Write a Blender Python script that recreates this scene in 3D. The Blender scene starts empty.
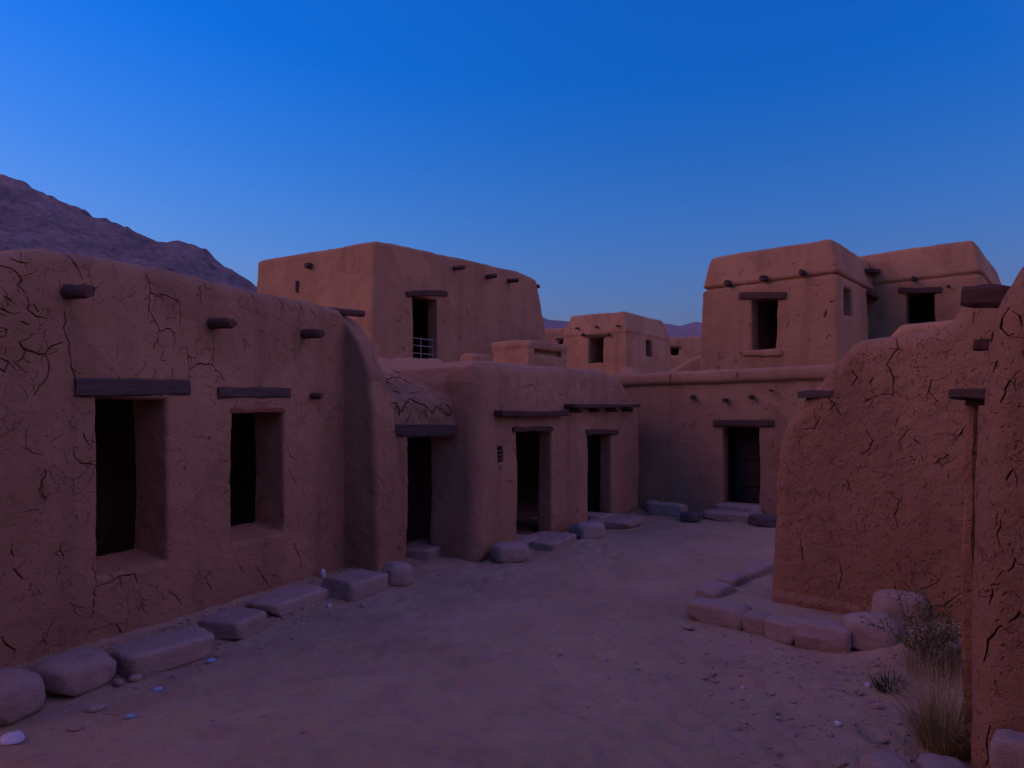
import bpy, bmesh, math, random
import numpy as np
from mathutils import Vector, Matrix

S = bpy.context.scene
COL = S.collection
R = math.radians
rng = np.random.default_rng(7)
random.seed(7)

# ------------------------------------------------------------------ camera
EYE, FPX, CX, HY = 2.0, 24 / 36 * 1024, 512.0, 412.0
cam = bpy.data.cameras.new('camera')
cam.lens, cam.sensor_width, cam.clip_end = 24, 36, 12000
cam.shift_y = (HY - 384) / 1024
co = bpy.data.objects.new('camera', cam)
co.location, co.rotation_euler = (0, 0, EYE), (R(90), 0, 0)
COL.objects.link(co)
S.camera = co


def gp(x, y, z=0.0):
    """point at height z seen at a pixel of the survey photograph"""
    t = (EYE - z) * FPX / (y - HY)
    return np.array([(x - CX) / FPX * t, t, z])


class Frame:
    """survey frame of one facade: u along it, v into the building"""
    def __init__(s, x, y, ux, uy):
        n = math.hypot(ux, uy)
        s.o = np.array([x, y]); s.u = np.array([ux, uy]) / n
        s.v = np.array([-s.u[1], s.u[0]])
        s.rot = math.atan2(s.u[1], s.u[0])

    def px(s, x, y, v=0.0):
        d = np.array([(x - CX) / FPX, 1.0])
        t = (s.o + v * s.v) @ s.v / (d @ s.v)
        return float((d * t - s.o) @ s.u), EYE - (y - HY) / FPX * t

    def pxu(s, x, y, u):
        """on the end face at local u: returns v, z"""
        d = np.array([(x - CX) / FPX, 1.0])
        t = (s.o + u * s.u) @ s.u / (d @ s.u)
        return float((d * t - s.o) @ s.v), EYE - (y - HY) / FPX * t

    def world(s, u, v, z=0.0):
        p = s.o + u * s.u + v * s.v
        return Vector((p[0], p[1], z))


# ------------------------------------------------------------------ noise
TAB = np.random.default_rng(3).random((32, 32, 32), dtype=np.float32) * 2 - 1


def vnoise(P, sc, seed=0):
    Q = P * sc + seed * 7.31
    I = np.floor(Q).astype(np.int32); F = (Q - I).astype(np.float32)
    F = F * F * (3 - 2 * F)
    I &= 31; J = (I + 1) & 31
    x0, y0, z0 = I.T; x1, y1, z1 = J.T; fx, fy, fz = F.T
    a = TAB[x0, y0, z0] * (1 - fx) + TAB[x1, y0, z0] * fx
    b = TAB[x0, y1, z0] * (1 - fx) + TAB[x1, y1, z0] * fx
    c = TAB[x0, y0, z1] * (1 - fx) + TAB[x1, y0, z1] * fx
    d = TAB[x0, y1, z1] * (1 - fx) + TAB[x1, y1, z1] * fx
    return (a * (1 - fy) + b * fy) * (1 - fz) + (c * (1 - fy) + d * fy) * fz


def fbm(P, sc, octaves=4, seed=0, gain=.5):
    s = 0; a = 1
    for k in range(octaves):
        s = s + a * vnoise(P, sc * 2.03 ** k, seed + k); a *= gain
    return s


# ------------------------------------------------------------------ object helpers
def mesh_np(name, V, F, mat, smooth=True):
    m = bpy.data.meshes.new(name)
    F = np.asarray(F, dtype=np.int32); n, k = F.shape
    m.vertices.add(len(V)); m.vertices.foreach_set('co', np.ascontiguousarray(V, dtype=np.float32).ravel())
    m.loops.add(n * k); m.loops.foreach_set('vertex_index', F.ravel())
    m.polygons.add(n); m.polygons.foreach_set('loop_start', np.arange(0, n * k, k, dtype=np.int32))
    m.polygons.foreach_set('use_smooth', np.full(n, smooth, dtype=bool))
    m.materials.append(mat)
    m.update(calc_edges=True)
    return m


def link(name, mesh, parent=None):
    o = bpy.data.objects.new(name, mesh); COL.objects.link(o)
    if parent: o.parent = parent
    return o


def tag(o, label=None, cat=None, group=None, kind=None):
    if label: o['label'] = label
    if cat: o['category'] = cat
    if group: o['group'] = group
    if kind: o['kind'] = kind
    return o


def empty(name, fr, label, cat, group=None):
    o = bpy.data.objects.new(name, None); COL.objects.link(o)
    o.empty_display_size = .2
    o.location = (fr.o[0], fr.o[1], 0); o.rotation_euler = (0, 0, fr.rot)
    return tag(o, label, cat, group)


# ------------------------------------------------------------------ materials
def nodes(name):
    m = bpy.data.materials.new(name); m.use_nodes = True
    nt = m.node_tree; b = nt.nodes['Principled BSDF']
    b.inputs['Roughness'].default_value = .95
    b.inputs['Specular IOR Level'].default_value = .12

    def N(t, **kw):
        n = nt.nodes.new(t)
        for k, v in kw.items():
            if k in n.inputs: n.inputs[k].default_value = v
            else: setattr(n, k, v)
        return n
    return m, nt, b, N


def math_node(N, nt, op, a, b, c=None):
    n = N('ShaderNodeMath', operation=op)
    for i, x in enumerate((a, b, c)):
        if x is None: continue
        if isinstance(x, (int, float)): n.inputs[i].default_value = x
        else: nt.links.new(x, n.inputs[i])
    return n.outputs[0]


def mixc(N, nt, f, a, b, mode='MIX'):
    n = N('ShaderNodeMix', data_type='RGBA', blend_type=mode)
    for i, x in ((0, f), (6, a), (7, b)):
        if hasattr(x, 'is_linked'): nt.links.new(x, n.inputs[i])
        else: n.inputs[i].default_value = x if i == 0 else (*x, 1)
    return n.outputs[2]


def ramp(N, nt, x, lo, hi):
    n = N('ShaderNodeMapRange'); n.clamp = True
    n.inputs[1].default_value = lo; n.inputs[2].default_value = hi
    nt.links.new(x, n.inputs[0]); return n.outputs[0]


def adobe(name, ca, cb, crack=5.0, bump=1.0, crack_amt=1.0, cut=.5, chips=.45):
    m, nt, b, N = nodes(name); L = nt.links.new
    tc = N('ShaderNodeTexCoord').outputs['Object']
    n1 = N('ShaderNodeTexNoise', Scale=1.1, Detail=6.0, Roughness=.62); L(tc, n1.inputs['Vector'])
    n2 = N('ShaderNodeTexNoise', Scale=14.0, Detail=6.0, Roughness=.7); L(tc, n2.inputs['Vector'])
    n3 = N('ShaderNodeTexNoise', Scale=75.0, Detail=4.0, Roughness=.7); L(tc, n3.inputs['Vector'])
    # warped cells make dry-mud cracks
    wn = N('ShaderNodeTexNoise', Scale=4.0, Detail=3.0); L(tc, wn.inputs['Vector'])
    wv = N('ShaderNodeVectorMath', operation='MULTIPLY_ADD'); L(wn.outputs['Color'], wv.inputs[0])
    wv.inputs[1].default_value = (.22, .22, .22); L(tc, wv.inputs[2])
    masks = []
    for sc, wdt, c in ((crack, .008, cut), (crack * 2.6, .016, cut + .03)):
        vo = N('ShaderNodeTexVoronoi', feature='DISTANCE_TO_EDGE', Scale=sc); L(wv.outputs[0], vo.inputs['Vector'])
        mk = N('ShaderNodeTexNoise', Scale=sc * .42, Detail=3.0); L(tc, mk.inputs['Vector'])
        e = ramp(N, nt, vo.outputs['Distance'], wdt * 2.2, wdt * .4)
        g = ramp(N, nt, mk.outputs['Fac'], c, c + .09)
        masks.append(math_node(N, nt, 'MULTIPLY', e, g))
    cr = math_node(N, nt, 'MAXIMUM', masks[0], masks[1])
    # pits where stones and straw fell out
    pv = N('ShaderNodeTexVoronoi', feature='F1', Scale=11.0); L(wv.outputs[0], pv.inputs['Vector'])
    pit = ramp(N, nt, pv.outputs['Distance'], .17, .07)
    pm = ramp(N, nt, n1.outputs['Fac'], .45, .6)
    pit = math_node(N, nt, 'MULTIPLY', pit, pm)
    c0 = mixc(N, nt, ramp(N, nt, n1.outputs['Fac'], .32, .68), ca, cb)
    c1 = mixc(N, nt, .35, c0, n2.outputs['Color'], 'SOFT_LIGHT')
    stm = N('ShaderNodeMapping'); stm.inputs['Scale'].default_value = (3.2, 3.2, .28); L(tc, stm.inputs[0])
    stn = N('ShaderNodeTexNoise', Scale=1.0, Detail=5.0, Roughness=.6); L(stm.outputs[0], stn.inputs['Vector'])
    c1 = mixc(N, nt, math_node(N, nt, 'MULTIPLY', ramp(N, nt, stn.outputs['Fac'], .48, .7), .55), c1, tuple(x * .62 for x in ca))
    pn = N('ShaderNodeTexVoronoi', feature='F1', Scale=.9); L(wv.outputs[0], pn.inputs['Vector'])
    pk = N('ShaderNodeSeparateColor'); L(pn.outputs['Color'], pk.inputs[0])
    c1 = mixc(N, nt, math_node(N, nt, 'MULTIPLY', ramp(N, nt, pk.outputs[0], .5, .75), .42), c1, tuple(x * 1.18 for x in cb))
    d = ramp(N, nt, n3.outputs['Fac'], .35, .65)
    c2 = mixc(N, nt, math_node(N, nt, 'MULTIPLY', d, .3), c1, tuple(x * 1.25 for x in cb))
    c3 = mixc(N, nt, math_node(N, nt, 'MULTIPLY', cr, .55 * crack_amt), c2, tuple(x * .3 for x in ca))
    L(c3, b.inputs['Base Color'])
    h = math_node(N, nt, 'MULTIPLY', n2.outputs['Fac'], .9)
    h = math_node(N, nt, 'MULTIPLY_ADD', n3.outputs['Fac'], .38, h)
    h = math_node(N, nt, 'MULTIPLY_ADD', cr, -.9 * crack_amt, h)
    h = math_node(N, nt, 'MULTIPLY_ADD', pit, -.5, h)
    # short chipped scars
    sm = N('ShaderNodeMapping'); sm.inputs['Scale'].default_value = (1.0, 1.0, .45); sm.inputs['Rotation'].default_value = (.5, .4, .3); L(wv.outputs[0], sm.inputs[0])
    sv = N('ShaderNodeTexVoronoi', feature='F1', Scale=27.0); L(sm.outputs[0], sv.inputs['Vector'])
    sc_ = math_node(N, nt, 'MULTIPLY', ramp(N, nt, sv.outputs['Distance'], .26, .1), ramp(N, nt, n2.outputs['Fac'], .42, .56))
    h = math_node(N, nt, 'MULTIPLY_ADD', sc_, -chips, h)
    bp = N('ShaderNodeBump', Strength=.8 * bump, Distance=.022)
    L(h, bp.inputs['Height']); L(bp.outputs[0], b.inputs['Normal'])
    return m


def grainy(name, ca, cb, scale=6.0, bump=.5, dist=.02, rough=.95, stretch=(1, 1, 1), coord='Object'):
    m, nt, b, N = nodes(name); L = nt.links.new
    tc = N('ShaderNodeTexCoord').outputs[coord]
    mp = N('ShaderNodeMapping'); mp.inputs['Scale'].default_value = stretch; L(tc, mp.inputs[0])
    n1 = N('ShaderNodeTexNoise', Scale=scale, Detail=8.0, Roughness=.65); L(mp.outputs[0], n1.inputs['Vector'])
    n2 = N('ShaderNodeTexNoise', Scale=scale * 7, Detail=5.0, Roughness=.7); L(mp.outputs[0], n2.inputs['Vector'])
    f = math_node(N, nt, 'MULTIPLY_ADD', n2.outputs['Fac'], .45, math_node(N, nt, 'MULTIPLY', n1.outputs['Fac'], .55))
    col = mixc(N, nt, ramp(N, nt, f, .36, .64), ca, cb)
    if 'stone' in name:      # no two stones quite alike
        oi = N('ShaderNodeObjectInfo')
        col = mixc(N, nt, math_node(N, nt, 'MULTIPLY', oi.outputs['Random'], .35), col, tuple(x * .75 for x in (ca[0] * 1.05, ca[1], ca[2] * .85)))
    L(col, b.inputs['Base Color'])
    bp = N('ShaderNodeBump', Strength=bump, Distance=dist); L(f, bp.inputs['Height']); L(bp.outputs[0], b.inputs['Normal'])
    b.inputs['Roughness'].default_value = rough
    return m


def plain(name, c, rough=.85):
    m, nt, b, N = nodes(name); b.inputs['Base Color'].default_value = (*c, 1); b.inputs['Roughness'].default_value = rough
    return m


AD_A, AD_B = (.325, .175, .098), (.455, .252, .14)
M_A = adobe('cracked_adobe', AD_A, AD_B, 4.2, 1.2, .55, .55)
M_E = adobe('smooth_adobe', (.33, .18, .10), (.44, .247, .14), 4.0, 1.1, .4, .6)
M_C = adobe('tower_adobe', (.355, .19, .1), (.46, .257, .135), 2.5, 1.1, .3, .62)
M_J = adobe('rough_adobe', (.32, .165, .09), (.43, .232, .128), 6.5, 1.7, .35, .55, .55)
M_WOOD = grainy('grey_weathered_wood', (.065, .046, .038), (.16, .115, .092), 3.0, .8, .012, .85, (1.2, 14, 14))
M_DARKWOOD = grainy('dark_old_wood', (.06, .035, .027), (.14, .08, .06), 3.0, .8, .012, .85, (1.2, 14, 14))
M_REDWOOD = grainy('red_brown_wood', (.2, .07, .045), (.34, .13, .08), 3.0, .6, .01, .85, (1.2, 14, 14))
M_LOG = grainy('log_wood', (.10, .055, .04), (.2, .11, .08), 5.0, .8, .012, .9, (1, 6, 6))
M_STONE = grainy('sandstone', (.37, .265, .21), (.53, .395, .32), 5.0, 1.0, .03)
M_STONE2 = grainy('pale_sandstone', (.42, .31, .24), (.58, .435, .35), 6.0, 1.0, .03)
M_DARKSTONE = grainy('dark_stone', (.11, .085, .08), (.2, .155, .145), 6.0, .7, .03)
M_IRON = plain('pale_iron_bar', (.33, .29, .28), .6)

# ------------------------------------------------------------------ implicit-surface modelling of mud walls
def smax(a, b, k):
    return np.maximum(a, b) + np.maximum(k - np.abs(a - b), 0) ** 2 / (4 * k)


def smin(a, b, k):
    return -smax(-a, -b, k)


def rnd(a, b, r):
    """intersection of two slabs with a rounded edge"""
    a = a + r; b = b + r
    return np.sqrt(np.maximum(a, 0) ** 2 + np.maximum(b, 0) ** 2) + np.minimum(np.maximum(a, b), 0) - r


def box(U, V, Z, u0, u1, v0, v1, z0, z1):
    du = np.abs(U - (u0 + u1) / 2) - (u1 - u0) / 2
    dv = np.abs(V - (v0 + v1) / 2) - (v1 - v0) / 2
    dz = np.abs(Z - (z0 + z1) / 2) - (z1 - z0) / 2
    return np.maximum(np.maximum(du, dz), dv)


def poly(U, Z, pts):
    """signed distance of the (u, z) outline"""
    P = np.array(pts, dtype=np.float32); n = len(P)
    X, Y = np.broadcast_arrays(U, Z)
    d = np.full(X.shape, 1e9, np.float32); s = np.ones(X.shape, np.float32)
    for i in range(n):
        a, b = P[i], P[i - 1]; e = b - a
        wx, wy = X - a[0], Y - a[1]
        t = np.clip((wx * e[0] + wy * e[1]) / (e @ e), 0, 1)
        d = np.minimum(d, (wx - e[0] * t) ** 2 + (wy - e[1] * t) ** 2)
        c1 = Y >= a[1]; c2 = Y < b[1]; c3 = e[0] * wy > e[1] * wx
        flip = (c1 & c2 & c3) | (~c1 & ~c2 & ~c3)
        s = np.where(flip, -s, s)
    return s * np.sqrt(d)


def block(U, V, Z, pts, v0, v1, r=.12, batter=.02):
    return rnd(poly(U, Z, pts), np.maximum(v0 + batter * Z - V, V - v1), r)


def surface_nets(d):
    s = d < 0
    a = s[:-1, :-1, :-1].copy(); o = a.copy()
    for i in (0, 1):
        for j in (0, 1):
            for k in (0, 1):
                c = s[i:s.shape[0] - 1 + i, j:s.shape[1] - 1 + j, k:s.shape[2] - 1 + k]
                a &= c; o |= c
    act = o & ~a
    del a, o
    idx = np.argwhere(act)
    lut = np.full(act.shape, -1, np.int32); lut[act] = np.arange(len(idx))
    acc = np.zeros((len(idx), 3), np.float32); cnt = np.zeros(len(idx), np.float32)
    I, J, K = idx.T
    for ax in range(3):
        for p in (0, 1):
            for q in (0, 1):
                off = [0, 0, 0]; ot = [x for x in range(3) if x != ax]
                off[ot[0]], off[ot[1]] = p, q
                of2 = list(off); of2[ax] = 1
                d0 = d[I + off[0], J + off[1], K + off[2]]; d1 = d[I + of2[0], J + of2[1], K + of2[2]]
                x = (d0 < 0) != (d1 < 0)
                t = np.where(x, d0 / np.where(x, d0 - d1, 1), 0)
                pos = np.tile(np.array(off, np.float32), (len(idx), 1)); pos[:, ax] = t
                acc += pos * x[:, None]; cnt += x
    Vt = idx + acc / cnt[:, None]
    Fs = []
    for ax in range(3):
        b, c = [(1, 2), (2, 0), (0, 1)][ax]
        sl0 = [slice(1, -1)] * 3; sl1 = [slice(1, -1)] * 3
        sl0[ax] = slice(0, -1); sl1[ax] = slice(1, None)
        s0, s1 = s[tuple(sl0)], s[tuple(sl1)]
        for want in (True, False):
            e = np.argwhere((s0 == want) & (s1 != want))
            if not len(e): continue
            e[:, [b, c]] += 1
            q = []
            for db, dc in ((-1, -1), (0, -1), (0, 0), (-1, 0)):
                g = e.copy(); g[:, b] += db; g[:, c] += dc
                q.append(lut[g[:, 0], g[:, 1], g[:, 2]])
            q = np.stack(q, 1)
            Fs.append(q if want else q[:, ::-1])
    return Vt, np.concatenate(Fs)


def carve(V, Nn, lines, vmax):
    """press cracks (polylines in u, z) into the facade side"""
    ok = (V[:, 1] < vmax) & (Nn[:, 1] < -.35)
    ii = np.nonzero(ok)[0]
    if not len(ii): return V
    u, z = V[ii, 0], V[ii, 2]
    dep = np.zeros(len(ii), np.float32)
    order = np.argsort(u); us = u[order]
    rr = random.Random(5)
    for pts, w, dp in lines:
        n = len(pts)
        for k in range(n - 1):
            a, b = np.array(pts[k]), np.array(pts[k + 1]); e = b - a
            lo, hi = np.searchsorted(us, [min(a[0], b[0]) - w, max(a[0], b[0]) + w])
            s = order[lo:hi]
            s = s[(z[s] > min(a[1], b[1]) - w) & (z[s] < max(a[1], b[1]) + w)]
            if not len(s): continue
            t = np.clip(((u[s] - a[0]) * e[0] + (z[s] - a[1]) * e[1]) / (e @ e + 1e-9), 0, 1)
            q = np.hypot(u[s] - a[0] - e[0] * t, z[s] - a[1] - e[1] * t)
            fade = 1 - .75 * abs((k + t) / (n - 1) - .5) * 2
            ww = w * (.5 + .5 * fade) * rr.uniform(.6, 1.25)
            dep[s] = np.maximum(dep[s], dp * (.5 + .5 * fade) * np.clip(1 - (q / ww) ** 2, 0, 1))
    V[ii, 1] += dep
    return V


def refine(P, F, lines, vmax, Nn, k=6):
    """split the quads a crack runs through into k x k smaller ones"""
    C = P[F].mean(1); nf = Nn[F].mean(1)
    ok = np.nonzero((C[:, 1] < vmax) & (nf[:, 1] < -.35))[0]
    if not len(ok): return P, F
    u, z = C[ok, 0], C[ok, 2]; order = np.argsort(u); us = u[order]; hit = np.zeros(len(ok), bool)
    cell = float(np.median(np.linalg.norm(P[F[:200, 0]] - P[F[:200, 2]], axis=1)))
    for pts, w, dp in lines:
        w = w + cell
        for a, b in zip(pts[:-1], pts[1:]):
            a, b = np.array(a), np.array(b); e = b - a
            lo, hi = np.searchsorted(us, [min(a[0], b[0]) - w, max(a[0], b[0]) + w])
            q = order[lo:hi]; q = q[(z[q] > min(a[1], b[1]) - w) & (z[q] < max(a[1], b[1]) + w)]
            if not len(q): continue
            t = np.clip(((u[q] - a[0]) * e[0] + (z[q] - a[1]) * e[1]) / (e @ e + 1e-9), 0, 1)
            hit[q[np.hypot(u[q] - a[0] - e[0] * t, z[q] - a[1] - e[1] * t) < w]] = True
    sel = np.zeros(len(F), bool); sel[ok[hit]] = True
    Q = F[sel]; g = np.linspace(0, 1, k + 1, dtype=np.float32); s_, t_ = np.meshgrid(g, g, indexing='ij')
    w4 = np.stack([(1 - s_) * (1 - t_), s_ * (1 - t_), s_ * t_, (1 - s_) * t_], -1).reshape(-1, 4)
    G = np.einsum('ij,njk->nik', w4, P[Q]).reshape(-1, 3)
    _, first, inv = np.unique(np.round(G * 2e5).astype(np.int64), axis=0, return_index=True, return_inverse=True)
    inv = inv.reshape(len(Q), -1) + len(P)
    n = k + 1
    corner = {0: 0, k * n: 1, k * n + k: 2, k: 3}
    for c, j in corner.items(): inv[:, c] = Q[:, j]
    base = np.array([[i * n + j, (i + 1) * n + j, (i + 1) * n + j + 1, i * n + j + 1] for i in range(k) for j in range(k)])
    return np.concatenate([P, G[first]]), np.concatenate([F[~sel], inv[:, base].reshape(-1, 4)])


def wiggle(pts, amp=.010, step=.035):
    out = [pts[0]]
    for a, b in zip(pts[:-1], pts[1:]):
        l = math.hypot(b[0] - a[0], b[1] - a[1]); n = max(1, int(l / step))
        for k in range(1, n + 1):
            t = k / n; j = amp if k < n else amp * .3
            out.append((a[0] + (b[0] - a[0]) * t + random.uniform(-j, j), a[1] + (b[1] - a[1]) * t + random.uniform(-j, j)))
    return out


def traced(fr, lists, w=.013, dp=.05, v=0.0):
    """cracks surveyed on the facade, each with hairline branches of its own"""
    w *= .5; out = []
    for l in lists:
        p = wiggle([fr.px(x, y, v) for x, y in l]); out.append((p, w * random.uniform(.8, 1.2), dp))
        for k in range(len(p) - 1):
            if random.random() > .3: continue
            a = math.atan2(p[k + 1][1] - p[k][1], p[k + 1][0] - p[k][0]) + random.choice((-1, 1)) * random.uniform(.5, 1.4)
            q = [p[k]]
            for _ in range(random.randint(2, 5)):
                a += random.gauss(0, .45); st = random.uniform(.015, .04)
                q.append((q[-1][0] + st * math.cos(a), q[-1][1] + st * math.sin(a)))
            out.append((q, w * .5, dp * .5))
    return out


def stray(n, u0, u1, z0, z1, w=.006, dp=.02, lo=.05, hi=.2, upright=.8):
    out = []
    for _ in range(n):
        p = (random.uniform(u0, u1), random.uniform(z0, z1)); l = random.uniform(lo, hi)
        a = random.gauss(math.pi / 2, upright); k = random.randint(2, 4); pts = [p]
        for _ in range(k):
            a += random.gauss(0, .5); p = (p[0] + math.cos(a) * l / k, p[1] - math.sin(a) * l / k); pts.append(p)
        out.append((pts, w * random.uniform(.7, 1.2), dp))
    return out


def mud(name, parent, mat, bounds, h, fn, lump=.02, fine=.006, lines=(), vmax=.3, seed=0, root=None):
    u0, u1, v0, v1, z0, z1 = bounds
    ax = [np.arange(a, b + h, h, dtype=np.float32) for a, b in ((u0, u1), (v0, v1), (z0, z1))]
    U, V, Z = ax[0][:, None, None], ax[1][None, :, None], ax[2][None, None, :]
    d = fn(U, V, Z).astype(np.float32)
    P, F = surface_nets(d); del d
    P = (P * h + np.array([u0, v0, z0], np.float32)).astype(np.float32)
    m = mesh_np(name, P, F, mat)
    Nn = np.zeros(len(P) * 3, np.float32); m.vertex_normals.foreach_get('vector', Nn); Nn = Nn.reshape(-1, 3)
    dv = lump * fbm(P, 1.3, 2, seed) + fine * fbm(P, 7.0, 3, seed + 9, .6)
    P = P + Nn * dv[:, None]
    if len(lines):
        P, F = refine(P, F, lines, vmax, Nn)
        bpy.data.meshes.remove(m); m = mesh_np(name, P, F, mat)
        Nn = np.zeros(len(P) * 3, np.float32); m.vertex_normals.foreach_get('vector', Nn); Nn = Nn.reshape(-1, 3)
        P = carve(P, Nn, lines, vmax)
    m.vertices.foreach_set('co', P.astype(np.float32).ravel()); m.update()
    if root is not None:
        root.data = m; return root
    return link(name, m, parent)


# ------------------------------------------------------------------ timber
def loft(rings, name, mat, parent=None, smooth=False):
    n = len(rings[0]); V = [p for r in rings for p in r]; F = []
    for k in range(len(rings) - 1):
        for i in range(n):
            j = (i + 1) % n
            F.append((k * n + i, k * n + j, (k + 1) * n + j, (k + 1) * n + i))
    bm = bmesh.new(); vs = [bm.verts.new(p) for p in V]
    for f in F: bm.faces.new([vs[i] for i in f]).smooth = smooth
    bm.faces.new([vs[i] for i in range(n)][::-1]); bm.faces.new([vs[(len(rings) - 1) * n + i] for i in range(n)])
    bmesh.ops.recalc_face_normals(bm, faces=bm.faces)
    m = bpy.data.meshes.new(name); bm.to_mesh(m); bm.free(); m.materials.append(mat)
    return link(name, m, parent)


def along(o, p0, p1):
    """lay the object's local x axis from p0 to p1"""
    d = Vector(p1) - Vector(p0); o.location = p0
    o.rotation_euler = d.to_track_quat('X', 'Z').to_euler()
    return o


def beam(name, parent, p0, p1, w, h, mat, rough=.006):
    L = (Vector(p1) - Vector(p0)).length; b = min(w, h) * .14; n = max(6, int(L / .07)); rings = []
    a, c = w / 2, h / 2
    prof = [(-a + b, -c), (a - b, -c), (a, -c + b), (a, c - b), (a - b, c), (-a + b, c), (-a, c - b), (-a, -c + b)]
    off = [0.0] * 8; sag = random.uniform(-1, 1) * .012 * L
    for k in range(n + 1):
        off = [.8 * x + random.uniform(-rough, rough) for x in off]
        t = k / n; s = 1 - (.05 if k in (0, n) else 0)
        rings.append([(L * t + random.uniform(-.004, .004), y * s + off[i] * .5, z * s + off[(i + 3) % 8] - sag * 4 * t * (1 - t)) for i, (y, z) in enumerate(prof)])
    return along(loft(rings, name, mat, parent), p0, p1)


def log(name, parent, p0, p1, r0, r1, mat):
    L = (Vector(p1) - Vector(p0)).length; n = 7; rings = []
    off = [random.uniform(.84, 1.16) for _ in range(12)]
    prof = [0, 1, 2, 3, 4, 5, 6, 6.6]
    for k, t in enumerate((0, .2, .4, .6, .8, .93, 1)):
        r = r0 + (r1 - r0) * t
        if k == 6: r *= .86
        rings.append([(L * t + random.uniform(-1, 1) * (.004 if k < 6 else r * .35), r * off[i] * random.uniform(.9, 1.1) * math.cos(i * math.pi / 6),
                       r * off[i] * random.uniform(.9, 1.1) * math.sin(i * math.pi / 6)) for i in range(12)])
    return along(loft(rings, name, mat, parent, True), p0, p1)


def lintel(fr, root, x0, x1, y0, y1, mat, v=-.035, t=.16, name='lintel', label=None):
    xm, ym = (x0 + x1) / 2, (y0 + y1) / 2
    a, za = fr.px(x0, ym, v); b, zb = fr.px(x1, ym, v)
    zt, zo = fr.px(xm, y0, v)[1], fr.px(xm, y1, v)[1]
    o = beam(name, root, (a, v + t / 2, za), (b, v + t / 2, zb), t, zt - zo, mat)
    if label: o['label'] = label
    return o


def viga(fr, root, x, y, rpx, out=.28, inn=.25, v=0.0, mat=None):
    """beam end poking out of the wall; (x, y) is where it leaves the wall"""
    u, z = fr.px(x, y, v)
    t = (fr.o + u * fr.u)[1]; r = rpx * t / FPX
    return log('viga', root, (u, v + inn, z + .01), (u + random.uniform(-.03, .03), v - out, z - .01), r, r * .88, mat or M_LOG)


# ================================================================== near left house (with its buttress and porch)
A = Frame(-3.864, 5.152, .42, .9075)
a = empty('adobe_house', A, 'long cracked mud house in the left foreground with two dark window openings', 'house')
w1 = [A.px(98, 397)[0], A.px(167, 397)[0], A.px(98, 575)[1], A.px(98, 397)[1]]
w2 = [A.px(233.5, 412)[0], A.px(284, 412)[0], A.px(233.5, 541)[1], A.px(233.5, 412)[1]]
top_a = [(-1.1, -.1), (-1.1, 2.75), (-.6, 2.98), (-.25, 3.1), (0, 3.21), (.33, 3.33), (.8, 3.35), (1.6, 3.36), (2.6, 3.33), (3.4, 3.35), (4.0, 3.34), (4.33, 3.25), (4.38, 3.0), (4.38, -.1)]


def fn_a(U, V, Z):
    d = block(U, V, Z, top_a, 0, 3.9, .13, .0)
    # buttress
    zf = np.interp(Z.ravel(), [0, 1, 2, 2.5, 2.9, 3.15, 3.3], [-.58, -.55, -.5, -.43, -.27, -.08, .1]).astype(np.float32).reshape(Z.shape)
    ur = np.interp(Z.ravel(), [0, 1.0, 2.06, 2.3, 2.7, 3.0, 3.3], [4.62, 4.58, 4.48, 4.4, 4.34, 4.34, 4.33]).astype(np.float32).reshape(Z.shape)
    bt = rnd(np.maximum(4.0 - U, U - ur) * 1.0, np.maximum((zf - V) * .9, V - 1.4), .07)
    d = smin(d, rnd(bt, Z - 3.27, .1), .05)
    # openings
    for (u0, u1, z0, z1) in (w1, w2):
        d = smax(d, -box(U, V, Z, u0, u1, -.6, 1.1, z0 - .02 + .09 * np.clip(V / .5, -.1, 1), z1), .05)
    d = np.maximum(d, -box(U, V, Z, -.9, 4.1, .46, 3.6, .15, 2.9))
    # small hole
    hu, hz = A.px(262, 484)
    d = smax(d, -box(U, V, Z, hu - .035, hu + .035, -.2, .2, hz - .06, hz + .06), .02)
    return d


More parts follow.
